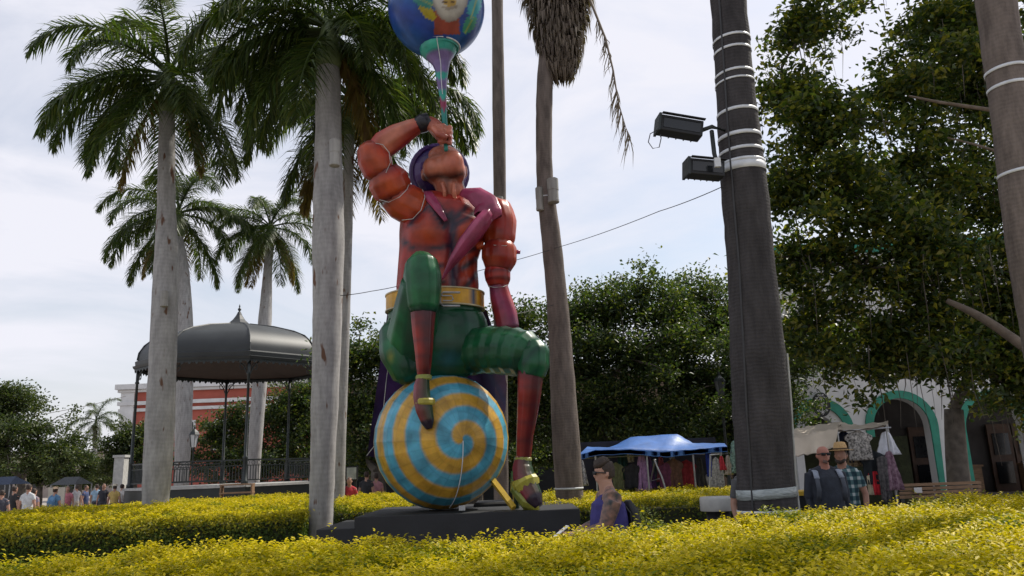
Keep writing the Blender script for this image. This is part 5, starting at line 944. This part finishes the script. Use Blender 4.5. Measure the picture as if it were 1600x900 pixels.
# ================================================================== people
def skinm(name, c): return mat(name, c, .55, .12, 8)
SKN = skinm('skin', (.40, .22, .155)); SKN2 = skinm('tan_skin', (.34, .175, .12)); HAIR = mat('hair', (.035, .022, .016), .7, .4, 40, .3, 60); SHOE = mat('shoe', (.05, .05, .05), .6, .2, 8)
def person(label, foot, face, h, shirt, trousers, skin=None, hair=HAIR, arms=None, voxel=.012, sleeve=.45, group=None, build=1.0, bald=False, fingers=True, head_turn=0, arm_mat=None, lean=0, tank=False, ar=1.0, nk=1.0):
    """face: degrees, 0 looks at the camera; arms: {-1/+1: (elbow, wrist, handdir)} in body axes"""
    skin = skin or SKN; k = h/1.75; M_ = Matrix.Rotation(R(face), 3, 'Z'); mats = [skin, shirt, trousers, hair, SHOE, arm_mat or skin]; b = MB()
    def T(p): x, y, z = p; return Vector(foot)+M_@Vector((x*k, y*k+lean*max(0, z-.9)*k, z*k))
    side = M_@Vector((1, 0, 0))
    def L_(pts, rad, mi, n=12): loft(b, [T(p) for p in pts], [(r*k, r*k) if not hasattr(r, '__len__') else (r[0]*k, r[1]*k) for r in rad], n, side, True, mi=mi)
    w_ = build
    for s in (-1, 1):
        L_([(s*.09, 0, .95), (s*.1, -.01, .72), (s*.105, 0, .5), (s*.11, .02, .28), (s*.11, .03, .09)], [.098*w_, .085*w_, .064, .058, .05], 2); L_([(s*.11, .06, .05), (s*.115, -.05, .045), (s*.12, -.18, .03)], [(.045, .04), (.048, .042), (.035, .025)], 4)
    L_([(0, 0, .86), (0, 0, .98)], [(.165*w_, .12*w_), (.165*w_, .125*w_)], 2, 16)
    L_([(0, 0, .94), (0, -.01, 1.08), (0, 0, 1.22), (0, .005, 1.34), (0, .015, 1.42), (0, .02, 1.46)], [(.168*w_, .125*w_), (.165*w_, .13*w_), (.175*w_, .125*w_), (.182*w_, .11*w_), (.13, .08), (.075, .06)], 1, 18)
    L_([(0, .02, 1.42), (0, 0, 1.50), (0, -.01, 1.57)], [.07*nk, .061*nk, .058*nk], 0)
    for s in (-1, 1): L_([(s*.035, .02, 1.475), (s*.10, .018, 1.435), (s*.16*w_, .012, 1.40)], [.04*nk, .05*nk, .055*nk], 5 if tank else 1)
    ht = Matrix.Rotation(R(head_turn), 3, 'Z')
    def Hd(p): q = ht@Vector((p[0], p[1]-.0, 0)); return (q.x, q.y, p[2])
    L_([Hd(p) for p in ((0, -.05, 1.515), (0, -.035, 1.545), (0, -.015, 1.60), (0, -.005, 1.66), (0, 0, 1.705), (0, .005, 1.742))], [(.03, .03), (.056, .062), (.071, .088), (.076, .097), (.069, .088), (.034, .045)], 0, 16)
    L_([Hd((0, -.092, 1.645)), Hd((0, -.108, 1.615)), Hd((0, -.098, 1.598))], [.008, .014, .012], 0, 8); L_([Hd((-.022, -.088, 1.572)), Hd((0, -.096, 1.572)), Hd((.022, -.088, 1.572))], [.007, .009, .007], 0, 8); L_([Hd((-.05, -.075, 1.668)), Hd((0, -.094, 1.672)), Hd((.05, -.075, 1.668))], [.009, .011, .009], 0, 8)
    for s in (-1, 1): L_([Hd((s*.076, .005, 1.595)), Hd((s*.084, .01, 1.62)), Hd((s*.08, .012, 1.645))], [.008, .014, .01], 0, 8)
    if not bald:
        L_([Hd(p) for p in ((0, .035, 1.585), (0, .026, 1.63), (0, .014, 1.68), (0, .003, 1.725), (0, -.005, 1.762))], [(.066, .066), (.078, .083), (.0825, .094), (.074, .09), (.035, .045)], 3, 16)
    arms = arms or {}
    for s in (-1, 1):
        el, wr, hd = arms.get(s, ((s*.25, .03, 1.10), (s*.255, -.04, .86), (0, -.15, -1)))
        sh = Vector((s*.175*w_, .01, 1.385)); el = Vector(el); wr = Vector(wr); fs_ = sh.lerp(el, sleeve)
        if tank: L_([(s*.10, .015, 1.40), tuple(sh)], [.055*ar, .056*ar], 5)
        else: L_([(s*.08, .015, 1.41), tuple(sh), tuple(fs_)], [.06, .064, .058], 1)
        L_([tuple(sh), tuple(sh.lerp(el, .4)), tuple(el)], [.054*ar, .05*ar, .041*ar], 5)
        L_([tuple(el), tuple(el.lerp(wr, .35)), tuple(wr)], [.041*ar, .04*ar, .028], 5)
        d = Vector(hd).normalized(); sx = Vector((1, 0, 0)); sx = (sx-d*sx.dot(d)).normalized() if abs(sx.dot(d)) < .9 else Vector((0, 1, 0)); nz_ = d.cross(sx)
        if fingers:
            L_([tuple(wr), tuple(wr+d*.05), tuple(wr+d*.09)], [(.026, .02), (.038, .018), (.036, .015)], 0, 10)
            for i in range(4):
                o_ = sx*(-.028+.019*i); q0 = wr+d*.085+o_; l_ = (.062, .075, .07, .055)[i]; L_([tuple(q0), tuple(q0+d*l_*.55+nz_*.008), tuple(q0+d*l_*.85+nz_*.03)], [.0095, .009, .0075], 0, 6)
            L_([tuple(wr+d*.025-sx*.03*s), tuple(wr+d*.06-sx*.05*s+nz_*.012), tuple(wr+d*.085-sx*.045*s+nz_*.025)], [.012, .011, .009], 0, 6)
        else: L_([tuple(wr), tuple(wr+d*.08), tuple(wr+d*.16)], [.028, .036, .018], 0, 8)
    me = fuse(b, voxel*k, 1, Vector(foot), mats, 'person'); o = link('person', me); o.location = foot
    tag(o, label, 'person', group)
    def place(p): return T(p)
    return o, place, M_, Hd
def child(mb, name, material, par): return mb.build(name, material, par, True)
def ground_at(px_, py_, Y, h):                                           # place a person so the top of the head meets the pixel
    p = P(px_, py_, Y); return Vector((p.x, p.y, 0)), p.z
def clothm(name, c, var=.2, c2=None, scale=10): return mat(name, c, .88, var, scale, .35, 25, col2=c2)
# tattooed man in a purple tank top, looking left over the hedge, reading a card
tattoo = mat('tattooed_skin', (.06, .075, .085), .55, .4, 16, col2=(.36, .19, .14)); TANK = clothm('purple_tank', (.035, .03, .16)); JEAN = clothm('jeans', (.05, .06, .09))
ft, zt_ = ground_at(948, 718, 7.55, 1.7)
man, pl1, Mm, Hd1 = person('man in a purple tank top with tattooed arms and cropped hair beside the platform', ft, -86, zt_-.02, TANK, JEAN, arms={1: ((.24, -.10, 1.12), (.14, -.36, 1.06), (-.3, -1, .1)), -1: ((-.24, -.10, 1.12), (-.10, -.36, 1.06), (.2, -1, .1))}, voxel=.0095, arm_mat=tattoo, tank=True, build=1.5, sleeve=.3, lean=-.04, ar=1.6, nk=1.22)
b = MB(); tube(b, [pl1((-.07, -.09, 1.648)), pl1((0, -.108, 1.65)), pl1((.07, -.09, 1.648)), pl1((.082, 0, 1.64))], .006, 6); b.box(pl1((.036, -.106, 1.642)), (.045, .012, .032), R(-78)); b.box(pl1((-.036, -.106, 1.642)), (.045, .012, .032), R(-78)); child(b, 'sunglasses', MT['black'], man)
b = MB(); loft(b, [pl1((0, -.01, 1.715)), pl1((0, -.035, 1.75)), pl1((0, -.05, 1.785))], [(.07, .085), (.066, .08), (.04, .05)], 14, tuple(Mm@Vector((1, 0, 0)))); child(b, 'hair_quiff', HAIR, man)
b = MB()
for s in (-1, 1): loft(b, [pl1((s*.10, .19, 1.0)), pl1((s*.115, .19, 1.25)), pl1((s*.11, .06, 1.44)), pl1((s*.11, -.07, 1.40)), pl1((s*.12, -.12, 1.22))], [(.03, .012)]*5, 8, tuple(Mm@Vector((1, 0, 0))))
loft(b, [pl1((0, .22, .98)), pl1((0, .24, 1.1)), pl1((0, .23, 1.26)), pl1((0, .20, 1.36))], [(.11, .05), (.125, .07), (.12, .065), (.08, .03)], 12, tuple(Mm@Vector((1, 0, 0)))); child(b, 'backpack', MT['black'], man)
b = MB(); b.box(pl1((.06, -.50, 1.10)), (.10, .16, .006), R(-78), M=Matrix.Rotation(R(-78), 3, 'Z')@Matrix.Rotation(R(35), 3, 'X')); tag(b.build('paper_card', MT['white']), 'small white card held by the tattooed man', 'card')
# bald man in a charcoal sweater with backpack
ft, zt_ = ground_at(1284, 697, 10.4, 1.75)
bald, pl2, M2, _ = person('bald man in a charcoal sweater with sunglasses and grey backpack straps', ft, 2, zt_, clothm('charcoal_knit', (.030, .036, .05)), JEAN, skinm('ruddy_skin', (.42, .18, .13)), bald=True, voxel=.011, sleeve=1.0, build=1.22, arm_mat=clothm('charcoal_sleeve', (.030, .036, .05)))
b = MB(); tube(b, [pl2((-.08, 0, 1.645)), pl2((-.07, -.088, 1.65)), pl2((0, -.108, 1.652)), pl2((.07, -.088, 1.65)), pl2((.08, 0, 1.645))], .006, 6); b.box(pl2((.036, -.106, 1.645)), (.052, .014, .036), 0); b.box(pl2((-.036, -.106, 1.645)), (.052, .014, .036), 0); child(b, 'sunglasses', MT['black'], bald)
b = MB(); loft(b, [pl2((-.04, -.07, 1.56)), pl2((0, -.084, 1.545)), pl2((.04, -.07, 1.56))], [(.022, .022), (.03, .026), (.022, .022)], 10); child(b, 'beard', mat('grey_beard', (.14, .09, .075), .9, .3, 60), bald)
for s in (-1, 1):
    b = MB(); loft(b, [pl2((s*.165, .10, 1.30)), pl2((s*.155, .05, 1.452)), pl2((s*.155, -.06, 1.43)), pl2((s*.165, -.118, 1.34))], [(.036, .014)]*4, 8); child(b, 'backpack_strap', clothm('strap_grey', (.30, .34, .42)), bald)
    b = MB(); loft(b, [pl2((s*.166, -.119, 1.34)), pl2((s*.17, -.155, 1.2)), pl2((s*.18, -.12, 1.05))], [(.03, .012)]*3, 8); child(b, 'backpack_strap', clothm('strap_dark', (.07, .08, .10)), bald)
# bearded man in a straw hat and plaid shirt
def plaid():
    m, t, bs_ = newmat('plaid'); n = t.nodes.new; l = t.links.new; co = n('ShaderNodeTexCoord'); fac = []
    for d, sc in (('X', 3.4), ('Z', 3.0)):
        wv = n('ShaderNodeTexWave'); wv.bands_direction = d; wv.inputs['Scale'].default_value = sc; wv.inputs['Distortion'].default_value = .6; l(co.outputs['Object'], wv.inputs['Vector'])
        cr = n('ShaderNodeValToRGB'); cr.color_ramp.elements[0].position = .55; cr.color_ramp.elements[1].position = .75; l(wv.outputs['Fac'], cr.inputs[0]); fac.append(cr)
    mu = n('ShaderNodeMath'); mu.operation = 'ADD'; l(fac[0].outputs[0], mu.inputs[0]); l(fac[1].outputs[0], mu.inputs[1])
    hf = n('ShaderNodeMath'); hf.operation = 'MULTIPLY'; hf.inputs[1].default_value = .5; l(mu.outputs[0], hf.inputs[0])
    cr = n('ShaderNodeValToRGB'); cr.color_ramp.elements[0].color = (.012, .04, .055, 1); cr.color_ramp.elements[1].color = (.42, .47, .47, 1); e = cr.color_ramp.elements.new(.5); e.color = (.07, .14, .15, 1)
    l(hf.outputs[0], cr.inputs[0]); l(cr.outputs[0], bs_.inputs['Base Color']); bs_.inputs['Roughness'].default_value = .9; return m
ft, zt_ = ground_at(1312, 698, 10.9, 1.75)
hatm, pl3, M3, _ = person('bearded man in a straw hat and green plaid shirt behind the bald man', ft, -38, zt_, plaid(), JEAN, SKN2, voxel=.011, sleeve=.62, build=1.05)
b = MB(); loft(b, [pl3((0, .01, z)) for z in (1.70, 1.705, 1.71, 1.76, 1.81, 1.82)], [(.165, .18), (.165, .18), (.095, .11), (.085, .10), (.07, .085), (.03, .04)], 24, tuple(M3@Vector((1, 0, 0)))); child(b, 'straw_hat', mat('straw', (.50, .32, .14), .8, .2, 40, .4, 60), hatm)
b = MB(); loft(b, [pl3((0, .01, z)) for z in (1.712, 1.735)], [(.0975, .1125), (.093, .108)], 24, tuple(M3@Vector((1, 0, 0)))); child(b, 'hat_band', mat('hat_band', (.10, .06, .03), .8), hatm)
b = MB(); loft(b, [pl3((-.055, -.04, 1.575)), pl3((-.035, -.075, 1.55)), pl3((0, -.088, 1.54)), pl3((.035, -.075, 1.55)), pl3((.055, -.04, 1.575))], [.02, .026, .03, .026, .02], 10); child(b, 'beard', HAIR, hatm)
# man in grey half hidden by the palm
ft, zt_ = ground_at(1166, 706, 9.9, 1.7); person('person in a dark grey t-shirt half hidden behind the strapped palm', ft, 20, zt_, clothm('grey_tee', (.09, .09, .095)), JEAN, voxel=.011, sleeve=.7, build=1.1)
# people of the plaza, far behind
def far_person(label, x, y, Y, face, c, tr=(.05, .055, .07), hat=None, pack=None, arms=None):
    ft, z = ground_at(x, y, Y, 1.7); z = min(max(z, 1.5), 1.85); o, T_, M_, _ = person(label, ft, face, z, clothm('far_shirt', c), clothm('far_trousers', tr), voxel=.02, fingers=False, group='people walking in the plaza', arms=arms)
    if hat: b = MB(); loft(b, [T_((0, 0, q)) for q in (1.70, 1.708, 1.71, 1.79)], [.16, .16, .09, .07], 16); child(b, 'sun_hat', clothm('far_hat', hat), o)
    if pack: b = MB(); loft(b, [T_((0, .17, 1.02)), T_((0, .2, 1.2)), T_((0, .16, 1.40))], [(.12, .07), (.14, .09), (.10, .05)], 10, tuple(M_@Vector((1, 0, 0)))); child(b, 'backpack', clothm('far_pack', pack), o)
    return o
far_person('person in a white shirt walking away near the olive tree', 46, 757, 24, 180, (.55, .57, .58))
far_person('person in a patterned grey top beside the white shirt', 54, 765, 25, 170, (.25, .2, .24), (.3, .28, .3))
far_person('person in black standing beside the white shirt', 24, 760, 26, 160, (.02, .02, .022))
far_person('person in a blue jacket before the beige board', 87, 763, 26, 175, (.10, .22, .36), hat=(.3, .22, .15), pack=(.08, .18, .32))
far_person('person in a pink top in the far crowd', 106, 764, 30, 20, (.45, .15, .18)); far_person('person in a light blue top in the far crowd', 152, 757, 34, 200, (.28, .42, .55)); far_person('person in dark clothes in the far crowd', 163, 756, 33, 10, (.03, .03, .04)); far_person('person in a yellow shirt and pale cap near the white pillar', 180, 759, 30, 190, (.5, .36, .12), hat=(.5, .45, .35)); far_person('person in a white top near the white pillar', 191, 763, 31, 160, (.5, .48, .46)); far_person('person in a navy top beside the distant stalls', 135, 762, 33, 90, (.05, .07, .16)); far_person('person in pale trousers by the grey stall', 120, 762, 35, 240, (.4, .4, .42), (.4, .36, .3)); far_person('person in a dark top at the far edge of the crowd', 4, 768, 23, 200, (.06, .06, .08))
far_person('grey haired person in black behind the spiral ball', 573, 737, 24, 170, (.03, .03, .035)); far_person('person in a rose coloured top behind the spiral ball', 588, 740, 24.5, 180, (.42, .2, .22)); far_person('person in a red shirt under the notice board', 546, 748, 21.2, 0, (.45, .04, .05))
for i, (x, y, c, w_) in enumerate(((985, 742, 'olive', (.12, .12, .07)), (1078, 735, 'maroon', (.2, .03, .04)), (1108, 733, 'pale grey', (.4, .4, .42)))): far_person('stall keeper in a %s top beneath the blue tarpaulin' % c, x, y-8, SY-.2+.2*i, 30*i-30, w_)
